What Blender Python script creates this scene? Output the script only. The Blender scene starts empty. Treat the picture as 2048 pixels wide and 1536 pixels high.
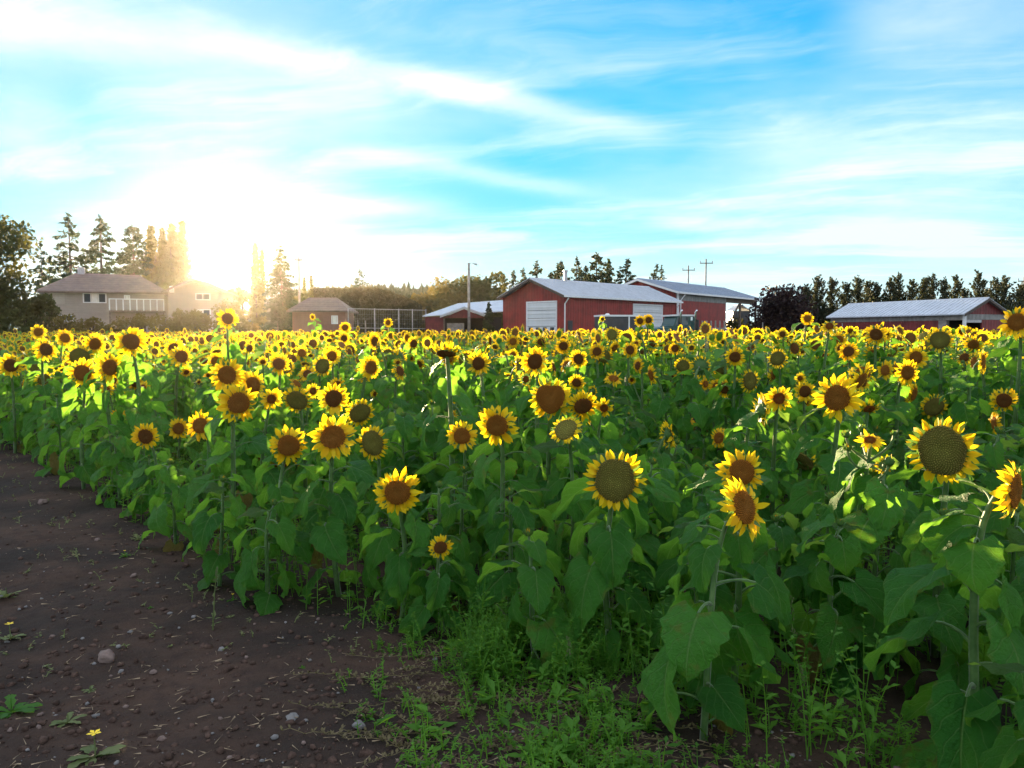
import bpy, math, random
import numpy as np
from mathutils import Vector, Matrix, Euler, noise as mnoise

C = bpy.context.scene.collection
SC = bpy.context.scene
R = math.radians
PI = math.pi
rnd = random.Random(7)

# ------------------------------------------------------------------ camera
F, HC = 1577.0, 1.5
PITCH = math.atan(100 / F)
cam = bpy.data.cameras.new('camera')
camo = bpy.data.objects.new('camera', cam)
C.objects.link(camo)
cam.sensor_width = 36
cam.lens = 36 * F / 2048
cam.clip_start, cam.clip_end = 0.05, 3000
camo.location = (0, 0, HC)
camo.rotation_euler = (PI / 2 - PITCH, 0, 0)
SC.camera = camo


def P(u, v, Y):
    """world point that the photograph shows at pixel (u, v), at ground distance Y"""
    a, b = (u - 1024) / F, (768 - v) / F
    d = Vector((a, math.cos(PITCH) + b * math.sin(PITCH), -math.sin(PITCH) + b * math.cos(PITCH)))
    return Vector((0, 0, HC)) + d * (Y / d.y)


def proj(p):
    d = Vector(p) - Vector((0, 0, HC))
    w = d.y * math.cos(PITCH) - d.z * math.sin(PITCH)
    b = d.y * math.sin(PITCH) + d.z * math.cos(PITCH)
    w = max(w, .01)
    return 1024 + F * d.x / w, 768 - F * b / w


SUN = (P(440, 512, 100) - Vector((0, 0, HC))).normalized()
SUN_EL = math.asin(SUN.z)
SUN_AZ = math.atan2(SUN.x, SUN.y)

# ------------------------------------------------------------------ world, sun, exposure
SKY_STRENGTH = 0.082
CLOUD = 2.70
AUREOLE = 10.0
SUN_STRENGTH = 5.0
EXPOSURE = 2.55
HAZE = 0.00006
HAZE_G = 0.89

world = bpy.data.worlds.new('World')
SC.world = world
world.use_nodes = True
wt = world.node_tree
wt.nodes.clear()


class N:
    """a number in a node tree; arithmetic on it makes math nodes"""
    tree = None

    def __init__(s, sock):
        s.s = sock

    @staticmethod
    def m(op, *a, clamp=False):
        n = N.tree.nodes.new('ShaderNodeMath')
        n.operation = op
        n.use_clamp = clamp
        for i, x in enumerate(a):
            if isinstance(x, N):
                N.tree.links.new(x.s, n.inputs[i])
            else:
                n.inputs[i].default_value = x
        return N(n.outputs[0])

    def __add__(s, o): return N.m('ADD', s, o)
    def __radd__(s, o): return N.m('ADD', s, o)
    def __sub__(s, o): return N.m('SUBTRACT', s, o)
    def __rsub__(s, o): return N.m('SUBTRACT', o, s)
    def __mul__(s, o): return N.m('MULTIPLY', s, o)
    def __rmul__(s, o): return N.m('MULTIPLY', s, o)
    def __truediv__(s, o): return N.m('DIVIDE', s, o)
    def __rtruediv__(s, o): return N.m('DIVIDE', o, s)
    def __pow__(s, o): return N.m('POWER', s, o)


def smooth(x, a, b):
    n = N.tree.nodes.new('ShaderNodeMapRange')
    n.interpolation_type = 'SMOOTHSTEP'
    N.tree.links.new(x.s, n.inputs[0])
    n.inputs[1].default_value, n.inputs[2].default_value = a, b
    return N(n.outputs[0])


def combine(x, y, z=0.0):
    n = N.tree.nodes.new('ShaderNodeCombineXYZ')
    for i, q in enumerate((x, y, z)):
        if isinstance(q, N):
            N.tree.links.new(q.s, n.inputs[i])
        else:
            n.inputs[i].default_value = q
    return n.outputs[0]


def noise(vec, scale, detail=4, rough=.55, dist=0.0):
    n = N.tree.nodes.new('ShaderNodeTexNoise')
    if vec is not None:
        N.tree.links.new(vec, n.inputs['Vector'])
    n.inputs['Scale'].default_value = scale
    n.inputs['Detail'].default_value = detail
    n.inputs['Roughness'].default_value = rough
    n.inputs['Distortion'].default_value = dist
    return N(n.outputs['Fac'])


def mixcol(fac, a, b, mode='MIX'):
    n = N.tree.nodes.new('ShaderNodeMix')
    n.data_type = 'RGBA'
    n.blend_type = mode
    if isinstance(fac, N):
        N.tree.links.new(fac.s, n.inputs[0])
    else:
        n.inputs[0].default_value = fac
    for i, q in ((6, a), (7, b)):
        if isinstance(q, tuple):
            n.inputs[i].default_value = q if len(q) == 4 else q + (1,)
        else:
            N.tree.links.new(q, n.inputs[i])
    return n.outputs[2]


N.tree = wt
tc = wt.nodes.new('ShaderNodeTexCoord')
sep = wt.nodes.new('ShaderNodeSeparateXYZ')
wt.links.new(tc.outputs['Generated'], sep.inputs[0])
X, Y_, Z_ = (N(sep.outputs[i]) for i in range(3))
az = N.m('ARCTAN2', X, Y_)
el = N.m('ARCSINE', Z_)
sky = wt.nodes.new('ShaderNodeTexSky')
sky.sky_type = 'NISHITA'
sky.sun_disc = False
sky.sun_elevation = SUN_EL
sky.sun_rotation = SUN_AZ
sky.air_density = 1.0
sky.dust_density = 0.0
sky.ozone_density = 3.0
hsv = wt.nodes.new('ShaderNodeHueSaturation')
hsv.inputs['Hue'].default_value = 0.487
hsv.inputs['Saturation'].default_value = 1.3
hsv.inputs['Value'].default_value = 1.0
wt.links.new(sky.outputs[0], hsv.inputs['Color'])

# thin high cloud: streaked noise on a plane overhead, and the broad bands that stand in this sky
zz = N.m('MAXIMUM', Z_, 0.0) + 0.10
px, py = X / zz, Y_ / zz
warp = noise(combine(px, py), 0.9, 3, .5)
along = px * 0.93 - py * 0.36
across = px * 0.36 + py * 0.93
streak = noise(combine(along * 0.28 + warp * 0.5, across * 1.0 + warp * 0.8), 1.5, 7, .62)
puff = noise(combine(px * .55, py * .75, 4.0), 0.8, 5, .55, .3)
cloud = smooth(streak, .44, .74) * .70 + smooth(puff, .44, .74) * .42
wob = (noise(combine(az * 7.0, el * 22.0, 2.0), 1.0, 6, .62) - .5)
wob2 = (noise(combine(az * 3.0, el * 9.0, 7.0), 1.4, 6, .65) - .5)


def ae(u, v):
    d = P(u, v, 100) - Vector((0, 0, HC))
    return math.atan2(d.x, d.y), math.atan2(d.z, math.hypot(d.x, d.y))


def band(u0, v0, u1, v1, width, amount, wobble=1.0):
    """a soft streak of cloud between two directions of the sky"""
    a0, e0 = ae(u0, v0)
    a1, e1 = ae(u1, v1)
    L = math.hypot(a1 - a0, e1 - e0)
    c, s = (a1 - a0) / L, (e1 - e0) / L
    t = ((az - a0) * c + (el - e0) * s) / L
    q = ((el - e0) * c - (az - a0) * s + wob * (width * 1.7 * wobble)) / width
    m = N.m('EXPONENT', q * q * -1.0)
    ends = smooth(t, -.25, .2) * (1.0 - smooth(t, .7, 1.25))
    return m * ends * (wob2 * 1.5 + 1.0) * amount


for b in ((-300, 5, 560, 95, .028, .52), (480, 95, 1010, 185, .020, .52), (860, 165, 1290, 262, .014, .56),
          (700, 300, 1190, 385, .012, .5), (430, 395, 880, 415, .012, .6), (1480, 300, 2200, 270, .05, .50),
          (1720, 60, 2300, 20, .05, .45), (1330, 440, 1560, 455, .01, .4), (1600, 470, 1960, 462, .010, .5),
          (-200, 240, 120, 260, .05, .5), (300, 200, 900, 260, .05, .22), (1200, 360, 2100, 400, .045, .28)):
    cloud = cloud + band(*b)
low = 1.0 - smooth(el, .02, .30)
leftish = smooth(az, .45, -.55)
cloud = cloud * .85 + low * .30 + (1.0 - smooth(el, .02, .16)) * .6 + leftish * .0
cloud = N.m('MINIMUM', cloud, 1.0)
cloud = N.m('MAXIMUM', cloud, 0.0)
cl_col = mixcol(smooth(el, .0, .35), (.74 * CLOUD, .96 * CLOUD, 1.04 * CLOUD, 1), (.90 * CLOUD, .95 * CLOUD, 1.06 * CLOUD, 1))
# sky brightness is compressed: the bright part round the sun is held down
bw = wt.nodes.new('ShaderNodeRGBToBW')
wt.links.new(hsv.outputs[0], bw.inputs[0])
even = 1.0 / (N(bw.outputs[0]) * .5 + 1.0)
blue = mixcol(1.0, hsv.outputs[0], combine(even * (low * .46 + .05), even * (low * -.02 + 1.22), even * (low * .2 + 1.26)), 'MULTIPLY')
# beyond the broad blue gap an unseen cloud deck is added to brighten the field
gap = smooth(el, R(50), R(24)) * smooth(N.m('ABSOLUTE', az - .2), 1.25, .65)
cloud = N.m('MINIMUM', cloud + (1.0 - gap) * .95, 1.0)
skycol = mixcol(cloud * .9, blue, cl_col)
# the glare of the low sun itself in the thin cloud
dn = wt.nodes.new('ShaderNodeVectorMath')
dn.operation = 'DOT_PRODUCT'
wt.links.new(tc.outputs['Generated'], dn.inputs[0])
dn.inputs[1].default_value = SUN
ang = N.m('ARCCOSINE', N.m('MINIMUM', N(dn.outputs['Value']), 1.0))
core = N.m('EXPONENT', (ang / R(1.6)) ** 2.0 * -1.0) * AUREOLE
halo = N.m('EXPONENT', ang / R(5.0) * -1.0) * .35
wide = N.m('EXPONENT', ang / R(15.0) * -1.0) * .28
g1 = mixcol(1.0, (1.0, .93, .72, 1), combine(core, core, core), 'MULTIPLY')
g2 = mixcol(1.0, (1.0, .84, .66, 1), combine(halo, halo, halo), 'MULTIPLY')
g3 = mixcol(1.0, (1.0, .82, .78, 1), combine(wide, wide, wide), 'MULTIPLY')
tot = mixcol(1.0, skycol, g1, 'ADD')
tot = mixcol(1.0, tot, g2, 'ADD')
tot = mixcol(1.0, tot, g3, 'ADD')
bg = wt.nodes.new('ShaderNodeBackground')
bg.inputs[1].default_value = SKY_STRENGTH
wt.links.new(tot, bg.inputs[0])
wo = wt.nodes.new('ShaderNodeOutputWorld')
wt.links.new(bg.outputs[0], wo.inputs[0])

sun = bpy.data.lights.new('sun', 'SUN')
suno = bpy.data.objects.new('sun', sun)
C.objects.link(suno)
sun.energy = SUN_STRENGTH
sun.angle = R(0.5)
sun.color = (1.0, .74, .42)
suno.rotation_euler = SUN.to_track_quat('Z', 'Y').to_euler()
suno.location = (-30, 40, 40)

SC.view_settings.view_transform = 'Standard'
SC.view_settings.look = 'None'
SC.view_settings.gamma = 1
SC.view_settings.use_curve_mapping = False
SC.view_settings.exposure = EXPOSURE
SC.render.engine = 'CYCLES'
cy = SC.cycles
cy.max_bounces = 10
cy.diffuse_bounces = 8
cy.glossy_bounces = 2
cy.transmission_bounces = 8
cy.transparent_max_bounces = 4
cy.volume_bounces = 0
cy.use_denoising = True
cy.sample_clamp_indirect = 10
cy.caustics_reflective = cy.caustics_refractive = False


# ------------------------------------------------------------------ helpers
def tag(o, label=None, cat=None, group=None, kind=None):
    for k, v in (('label', label), ('category', cat), ('group', group), ('kind', kind)):
        if v:
            o[k] = v
    return o


def link(name, me, parent=None, loc=None):
    o = bpy.data.objects.new(name, me)
    C.objects.link(o)
    if parent is not None:
        o.parent = parent
    if loc is not None:
        o.location = loc
    return o


def empty(name, loc, rz=0.0, label=None, cat=None, group=None):
    o = link(name, None, None, loc)
    o.rotation_euler = (0, 0, rz)
    o.empty_display_size = .1
    return tag(o, label, cat, group)


class MB:
    """collects vertices, faces, material indices and uvs; build() links them as one mesh"""

    def __init__(s):
        s.v, s.f, s.m, s.uv = [], [], [], {}

    def add(s, verts, faces, mat=0, uvs=None):
        b = len(s.v)
        s.v.extend(tuple(p) for p in verts)
        for f in faces:
            s.f.append(tuple(i + b for i in f))
            s.m.append(mat)
        if uvs:
            for i, q in enumerate(uvs):
                s.uv[b + i] = q
        return s

    def box(s, x0, x1, y0, y1, z0, z1, mat=0):
        return s.add([(x0, y0, z0), (x1, y0, z0), (x1, y1, z0), (x0, y1, z0), (x0, y0, z1), (x1, y0, z1), (x1, y1, z1), (x0, y1, z1)],
                     [(0, 3, 2, 1), (4, 5, 6, 7), (0, 1, 5, 4), (1, 2, 6, 5), (2, 3, 7, 6), (3, 0, 4, 7)], mat)

    def prism(s, poly, axis_from, axis_to, mat=0):
        """poly of 3-D points swept from one offset to another"""
        a, b = Vector(axis_from), Vector(axis_to)
        n = len(poly)
        vs = [Vector(p) + a for p in poly] + [Vector(p) + b for p in poly]
        fs = [tuple(range(n - 1, -1, -1)), tuple(range(n, 2 * n))]
        fs += [(i, (i + 1) % n, n + (i + 1) % n, n + i) for i in range(n)]
        return s.add(vs, fs, mat)

    def tube(s, pts, radii, n=6, mat=0, cap=True):
        pts = [Vector(p) for p in pts]
        vs, fs = [], []
        up = Vector((.31, .17, .93))
        for i, p in enumerate(pts):
            t = (pts[min(i + 1, len(pts) - 1)] - pts[max(i - 1, 0)])
            t = t.normalized() if t.length > 1e-9 else Vector((0, 0, 1))
            e = t.cross(up if abs(t.dot(up)) < .95 else Vector((1, 0, 0))).normalized()
            g = t.cross(e)
            r = radii[i] if isinstance(radii, (list, tuple)) else radii
            for k in range(n):
                a = 2 * PI * k / n
                vs.append(p + e * math.cos(a) * r + g * math.sin(a) * r)
        for i in range(len(pts) - 1):
            for k in range(n):
                fs.append((i * n + k, i * n + (k + 1) % n, (i + 1) * n + (k + 1) % n, (i + 1) * n + k))
        if cap:
            fs.append(tuple(range(n - 1, -1, -1)))
            fs.append(tuple((len(pts) - 1) * n + k for k in range(n)))
        return s.add(vs, fs, mat)

    def mesh(s, name, mats, smooth=False):
        me = bpy.data.meshes.new(name)
        me.from_pydata(s.v, [], s.f)
        for m in (mats if isinstance(mats, (list, tuple)) else [mats]):
            me.materials.append(m)
        me.polygons.foreach_set('material_index', s.m)
        if smooth:
            me.polygons.foreach_set('use_smooth', [True] * len(s.f))
        if s.uv:
            lay = me.uv_layers.new(name='UVMap')
            li = np.empty(len(me.loops), dtype=np.int32)
            me.loops.foreach_get('vertex_index', li)
            arr = np.zeros((len(s.v), 2), dtype=np.float32)
            for i, q in s.uv.items():
                arr[i] = q
            lay.data.foreach_set('uv', arr[li].ravel())
        me.update()
        return me

    def build(s, name, mats, parent=None, smooth=False, loc=None):
        return link(name, s.mesh(name, mats, smooth), parent, loc)


def np_mesh(name, V, T, M, mats, smooth=False, tint=None):
    """a big mesh of triangles from numpy arrays"""
    me = bpy.data.meshes.new(name)
    nv, nt = len(V), len(T)
    me.vertices.add(nv)
    me.vertices.foreach_set('co', np.asarray(V, np.float32).ravel())
    me.loops.add(nt * 3)
    me.loops.foreach_set('vertex_index', np.asarray(T, np.int32).ravel())
    me.polygons.add(nt)
    me.polygons.foreach_set('loop_start', np.arange(nt, dtype=np.int32) * 3)
    for m in mats:
        me.materials.append(m)
    me.polygons.foreach_set('material_index', np.asarray(M, np.int32))
    if smooth:
        me.polygons.foreach_set('use_smooth', np.ones(nt, dtype=bool))
    if tint is not None:
        a = me.attributes.new('tint', 'FLOAT', 'POINT')
        a.data.foreach_set('value', np.asarray(tint, np.float32))
    me.update(calc_edges=True)
    return me


# ------------------------------------------------------------------ materials
def new_mat(name):
    m = bpy.data.materials.new(name)
    m.use_nodes = True
    N.tree = m.node_tree
    b = m.node_tree.nodes['Principled BSDF']
    return m, m.node_tree, b


def attr(name):
    n = N.tree.nodes.new('ShaderNodeAttribute')
    n.attribute_name = name
    return N(n.outputs['Fac'])


def obj_random():
    return N(N.tree.nodes.new('ShaderNodeObjectInfo').outputs['Random'])


def uv_xy():
    t = N.tree.nodes.new('ShaderNodeTexCoord')
    s = N.tree.nodes.new('ShaderNodeSeparateXYZ')
    N.tree.links.new(t.outputs['UV'], s.inputs[0])
    return N(s.outputs[0]), N(s.outputs[1])


def obj_co():
    return N.tree.nodes.new('ShaderNodeTexCoord').outputs['Object']


def geo_co():
    return N.tree.nodes.new('ShaderNodeNewGeometry').outputs['Position']


def bump(b, h, strength=.4, dist=.01):
    n = N.tree.nodes.new('ShaderNodeBump')
    n.inputs['Strength'].default_value = strength
    n.inputs['Distance'].default_value = dist
    N.tree.links.new(h.s, n.inputs['Height'])
    N.tree.links.new(n.outputs[0], b.inputs['Normal'])


def translucent(m, b, col_sock_or_tuple, fac):
    t = m.node_tree
    tr = t.nodes.new('ShaderNodeBsdfTranslucent')
    if isinstance(col_sock_or_tuple, tuple):
        tr.inputs[0].default_value = col_sock_or_tuple + (1,)
    else:
        t.links.new(col_sock_or_tuple, tr.inputs[0])
    mx = t.nodes.new('ShaderNodeMixShader')
    mx.inputs[0].default_value = fac
    out = [n for n in t.nodes if n.type == 'OUTPUT_MATERIAL'][0]
    t.links.new(b.outputs[0], mx.inputs[1])
    t.links.new(tr.outputs[0], mx.inputs[2])
    t.links.new(mx.outputs[0], out.inputs[0])


def plain(name, col, rough=.7, var=.25, scale=8.0, bmp=0.0, metal=0.0, bscale=40.0, spec=.4):
    m, t, b = new_mat(name)
    n = noise(geo_co(), scale, 5, .6)
    lo = tuple(c * (1 - var) for c in col)
    hi = tuple(min(1, c * (1 + var)) for c in col)
    t.links.new(mixcol(smooth(n, .3, .7), lo, hi), b.inputs['Base Color'])
    b.inputs['Roughness'].default_value = rough
    b.inputs['Metallic'].default_value = metal
    b.inputs['Specular IOR Level'].default_value = spec
    if bmp:
        bump(b, noise(geo_co(), bscale, 4, .6), bmp, .02)
    return m


def leaf_material(name, dark, light, vein, trans, fac=.42, veins=True):
    m, t, b = new_mat(name)
    r = obj_random()
    blot = noise(obj_co(), 3.5, 4, .6)
    f = N.m('MINIMUM', N.m('MAXIMUM', r * .75 + blot * .7 - .22, 0.0), 1.0)
    col = mixcol(f, dark, light)
    if veins:
        u, v = uv_xy()
        s = N.m('ABSOLUTE', u - .5) * 2.0
        mid = 1.0 - smooth(s, .015, .06)
        ph = N.m('FRACT', (v - s * .42 + .2) * 5.0)
        side = 1.0 - smooth(N.m('ABSOLUTE', ph - .5), .02, .075)
        vn = N.m('MAXIMUM', mid, side * .6)
        col = mixcol(vn * .6, col, vein)
        old = smooth(noise(obj_co(), 3.2, 4, .6) + r * r * .28, .78, .90)
        col = mixcol(old * .65, col, (.26, .24, .05, 1))
        fine = noise(obj_co(), 26, 4, .65)
        col = mixcol(smooth(fine, .38, .68) * .25, col, (.020, .10, .016, 1))
        rim = smooth(s, .80, 1.0) * smooth(noise(obj_co(), 5, 3, .6), .5, .7)
        col = mixcol(rim * .6, col, (.30, .24, .06, 1))
        bump(b, vn * -1.0 + fine * .9 + noise(obj_co(), 9, 3, .6) * .9, 1.0, .05)
    t.links.new(col, b.inputs['Base Color'])
    b.inputs['Roughness'].default_value = .50
    b.inputs['Specular IOR Level'].default_value = .26
    hs = t.nodes.new('ShaderNodeMix')
    hs.data_type = 'RGBA'
    hs.inputs[0].default_value = .65
    t.links.new(col, hs.inputs[6])
    hs.inputs[7].default_value = trans + (1,)
    translucent(m, b, hs.outputs[2], fac)
    return m


M = {}
M['leaf'] = leaf_material('sunflower leaf', (.026, .185, .030), (.125, .430, .055), (.33, .58, .17), (.30, .62, .035), .44)
M['leaf_dry'] = leaf_material('withered leaf', (.16, .11, .035), (.30, .22, .06), (.36, .30, .12), (.45, .34, .06), .35)
M['leaf_young'] = leaf_material('young leaf', (.06, .17, .04), (.12, .27, .05), (.26, .38, .12), (.30, .50, .04), .48)


def petal_material():
    m, t, b = new_mat('petal')
    u, v = uv_xy()
    r = obj_random()
    tn = attr('tint')
    f = N.m('FRACT', r + tn)
    col = mixcol(f, (.88, .53, .006, 1), (.93, .70, .016, 1))
    base = 1.0 - smooth(v, .02, .42)
    col = mixcol(base * .45, col, (.76, .26, .004, 1))
    lines = noise(combine(u * 16.0, v * 1.5), 1.0, 3, .6)
    col = mixcol(smooth(lines, .5, .75) * .28, col, (.62, .30, .004, 1))
    t.links.new(col, b.inputs['Base Color'])
    b.inputs['Roughness'].default_value = .55
    b.inputs['Specular IOR Level'].default_value = .25
    bump(b, lines, .3, .01)
    translucent(m, b, col, .52)
    return m


M['petal'] = petal_material()


def disc_material(name, rim, mid, centre):
    m, t, b = new_mat(name)
    u, v = uv_xy()                       # u = distance from the centre, v = relief shade put into colour: dark gaps, light floret tips
    col = mixcol(smooth(u, .12, .5), centre, mid)
    col = mixcol(smooth(u, .62, .95), col, rim)
    g = noise(obj_co(), 22, 3, .7)
    col = mixcol(smooth(g, .35, .7) * .45, col, (.012, .007, .004, 1))
    col = mixcol(N.m('MINIMUM', v * 1.6, 1.0), tuple(c * .5 for c in mid[:3]) + (1,), col)
    col = mixcol(smooth(v, .6, 1.4), col, tuple(min(1, c * 2.4) for c in mid[:3]) + (1,))
    t.links.new(col, b.inputs['Base Color'])
    b.inputs['Roughness'].default_value = .85
    b.inputs['Specular IOR Level'].default_value = .15
    return m


M['disc_brown'] = disc_material('brown disc', (.42, .155, .014, 1), (.33, .130, .018, 1), (.30, .145, .024, 1))
M['disc_olive'] = disc_material('olive seed disc', (.16, .12, .03, 1), (.24, .22, .045, 1), (.32, .32, .06, 1))
M['disc_dark'] = disc_material('dark disc', (.26, .095, .014, 1), (.18, .072, .016, 1), (.14, .080, .022, 1))
M['disc_ring'] = disc_material('ringed disc', (.36, .10, .010, 1), (.25, .075, .012, 1), (.17, .20, .03, 1))


def stem_material():
    m, t, b = new_mat('stem')
    n = noise(geo_co(), 30, 4, .6)
    col = mixcol(smooth(n, .35, .7), (.055, .145, .032, 1), (.115, .215, .060, 1))
    t.links.new(col, b.inputs['Base Color'])
    b.inputs['Roughness'].default_value = .6
    b.inputs['Sheen Weight'].default_value = .5
    b.inputs['Sheen Roughness'].default_value = .4
    translucent(m, b, (.35, .42, .10), .18)
    return m


M['stem'] = stem_material()
M['calyx'] = leaf_material('calyx', (.05, .13, .03), (.10, .20, .05), (.2, .3, .1), (.25, .42, .05), .3, False)


def field_leaf():
    m, t, b = new_mat('field leaf')
    tn = attr('tint')
    col = mixcol(tn, (.028, .160, .020, 1), (.120, .320, .036, 1))
    t.links.new(col, b.inputs['Base Color'])
    b.inputs['Roughness'].default_value = .55
    b.inputs['Specular IOR Level'].default_value = .35
    translucent(m, b, (.30, .48, .03), .44)
    return m


M['field_leaf'] = field_leaf()
M['field_petal'] = None
m_, t_, b_ = new_mat('field petal')
t_.links.new(mixcol(attr('tint'), (.86, .50, .006, 1), (.93, .70, .014, 1)), b_.inputs['Base Color'])
b_.inputs['Roughness'].default_value = .6
translucent(m_, b_, (.90, .55, .01), .52)
M['field_petal'] = m_
M['field_disc'] = plain('field disc', (.16, .064, .014), .9, .3, 20)


def soil_material():
    m, t, b = new_mat('soil')
    p = geo_co()
    a = noise(p, 1.1, 4, .6)
    c = noise(p, 9, 6, .68)
    f = noise(p, 70, 4, .7)
    col = mixcol(smooth(a, .35, .65), (.026, .021, .018, 1), (.068, .043, .032, 1))
    col = mixcol(smooth(c, .42, .70) * .7, col, (.030, .021, .019, 1))
    col = mixcol(smooth(f, .60, .75) * .5, col, (.135, .098, .080, 1))
    t.links.new(col, b.inputs['Base Color'])
    b.inputs['Roughness'].default_value = .95
    b.inputs['Specular IOR Level'].default_value = .15
    bump(b, c * .7 + f * .4, .9, .03)
    return m


M['soil'] = soil_material()
M['clod'] = plain('soil clod', (.075, .048, .038), .95, .5, 25, .6, 0, 120, .15)
M['stone'] = plain('stone', (.17, .165, .165), .8, .25, 30, .3, 0, 90)
M['stone_warm'] = plain('pinkish stone', (.16, .115, .10), .8, .25, 30, .3, 0, 90)
M['straw'] = plain('straw', (.34, .26, .17), .8, .35, 12)
M['bark'] = plain('bark', (.075, .055, .042), .9, .4, 6, .5, 0, 14)


def foliage(name, dark, light, trans, fac=.3, scale=.5):
    m, t, b = new_mat(name)
    n = noise(geo_co(), scale, 4, .6)
    tn = attr('tint')
    col = mixcol(N.m('MINIMUM', smooth(n, .32, .68) * .6 + tn * .45, 1.0), dark, light)
    t.links.new(col, b.inputs['Base Color'])
    b.inputs['Roughness'].default_value = .65
    b.inputs['Specular IOR Level'].default_value = .25
    translucent(m, b, trans, fac)
    return m


M['fir'] = foliage('fir needles', (.014, .030, .016), (.040, .065, .026), (.08, .10, .03), .22)
M['broad'] = foliage('broad leaves', (.028, .042, .014), (.085, .090, .026), (.16, .15, .03), .32)
M['golden'] = foliage('golden leaves', (.070, .060, .018), (.15, .12, .032), (.26, .20, .04), .35)
M['plum'] = foliage('purple leaves', (.012, .007, .010), (.030, .014, .017), (.06, .02, .02), .2)
M['poplar'] = foliage('poplar leaves', (.040, .050, .016), (.10, .10, .03), (.22, .20, .04), .35)
M['hedge'] = foliage('hedge leaves', (.030, .034, .016), (.075, .070, .026), (.14, .12, .03), .25)
M['row'] = foliage('screen tree leaves', (.018, .026, .014), (.048, .058, .024), (.08, .09, .03), .25)
M['weed'] = foliage('weed leaves', (.030, .115, .013), (.095, .25, .026), (.26, .52, .03), .42, 2.5)
M['weed_pale'] = foliage('pale weed', (.10, .14, .05), (.19, .22, .09), (.25, .30, .08), .3, 6)
M['weed_dry'] = foliage('dry trailing weed', (.09, .075, .04), (.17, .14, .07), (.2, .2, .06), .25, 6)
M['flower_yellow'] = plain('yellow bloom', (.80, .58, .02), .6, .15)


def siding(name, col, period=.30, axis='x', var=.2, rough=.55, metal=0.0, amp=.5):
    """ribbed sheet metal: fine relief with the long ribs running down the sheet"""
    m, t, b = new_mat(name)
    tcn = t.nodes.new('ShaderNodeTexCoord')
    sp = t.nodes.new('ShaderNodeSeparateXYZ')
    t.links.new(tcn.outputs['Object'], sp.inputs[0])
    c = N(sp.outputs[0]) + N(sp.outputs[1]) if axis == 'xy' else N(sp.outputs[{'x': 0, 'y': 1, 'z': 2}[axis]])
    ph = N.m('FRACT', c / period)
    rib = smooth(N.m('ABSOLUTE', ph - .5), .30, .42)
    n = noise(tcn.outputs['Object'], 1.3, 5, .62)
    d = noise(combine(N(sp.outputs[0]) * 3.0, N(sp.outputs[1]) * 3.0, N(sp.outputs[2]) * .35), 1.0, 4, .6)
    lo = tuple(q * (1 - var) for q in col)
    hi = tuple(min(1, q * (1 + var)) for q in col)
    cc = mixcol(smooth(n * .6 + d * .4, .36, .64), lo, hi)
    t.links.new(cc, b.inputs['Base Color'])
    b.inputs['Roughness'].default_value = rough
    b.inputs['Metallic'].default_value = metal
    bump(b, rib, amp, .04)
    return m


M['red'] = siding('red sheet siding', (.25, .018, .014), .34, 'xy', .32)
M['red_dull'] = siding('dull red siding', (.17, .022, .022), .34, 'xy', .32)
M['grey_band'] = siding('weathered grey cladding', (.22, .21, .20), .5, 'xy', .3)
M['roof_blue'] = siding('pale metal roof', (.50, .53, .58), .45, 'x', .10, .42, .25)
M['roof_blue_y'] = siding('pale metal roof across', (.52, .56, .62), .45, 'y', .10, .42, .25)
M['roof_dark'] = siding('blue grey metal roof', (.32, .37, .46), .45, 'x', .12, .45, .25)
M['white'] = plain('white paint', (.74, .75, .76), .5, .06, 3)
M['door_white'] = siding('white sectional door', (.66, .68, .70), .55, 'z', .05)
M['trim'] = plain('grey trim', (.45, .45, .46), .6, .15)
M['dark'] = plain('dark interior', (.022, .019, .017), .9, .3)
M['soffit'] = plain('dark soffit', (.09, .07, .06), .8, .2)
M['timber'] = plain('timber', (.17, .13, .10), .85, .3, 5)
M['grey_timber'] = plain('weathered timber', (.27, .25, .23), .85, .25, 3)
M['house_wall'] = siding('house siding', (.31, .26, .22), .22, 'z', .06)
M['garage_wall'] = siding('garage siding', (.26, .13, .09), .22, 'z', .08)
M['house_pale'] = siding('pale house siding', (.36, .31, .26), .22, 'z', .06)
M['shingle'] = siding('house shingles', (.13, .085, .065), .25, 'z', .25)
M['galv'] = plain('galvanised pipe', (.42, .42, .43), .45, .15, 5, 0, .5)
M['steel'] = plain('chromed steel', (.65, .66, .68), .22, .05, 5, 0, .9)
M['rubber'] = plain('tyre rubber', (.02, .02, .02), .8, .2)
M['teal'] = plain('dark green cab paint', (.03, .085, .080), .35, .15, 2)
M['charcoal'] = plain('charcoal paint', (.045, .047, .052), .5, .2, 2)
m_, t_, b_ = new_mat('window glass')
b_.inputs['Base Color'].default_value = (.05, .06, .07, 1)
b_.inputs['Roughness'].default_value = .05
b_.inputs['Specular IOR Level'].default_value = .8
M['glass'] = m_
M['curtain'] = plain('drawn pale curtain', (.70, .70, .68), .8, .1, 3)
M['hill'] = foliage('far hill woods', (.045, .060, .028), (.085, .095, .045), (.10, .11, .04), .15, .08)

# ------------------------------------------------------------------ ground, soil, hill
EDGE = [(2.6, 1.3), (1.9, 1.85), (1.2, 2.2), (.62, 2.72), (.30, 3.35), (-.30, 3.62), (-.98, 3.88), (-1.75, 4.52), (-2.85, 5.72), (-4.08, 7.25), (-6.2, 9.6),
        (-12, 14.6), (-26, 25)]


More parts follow.
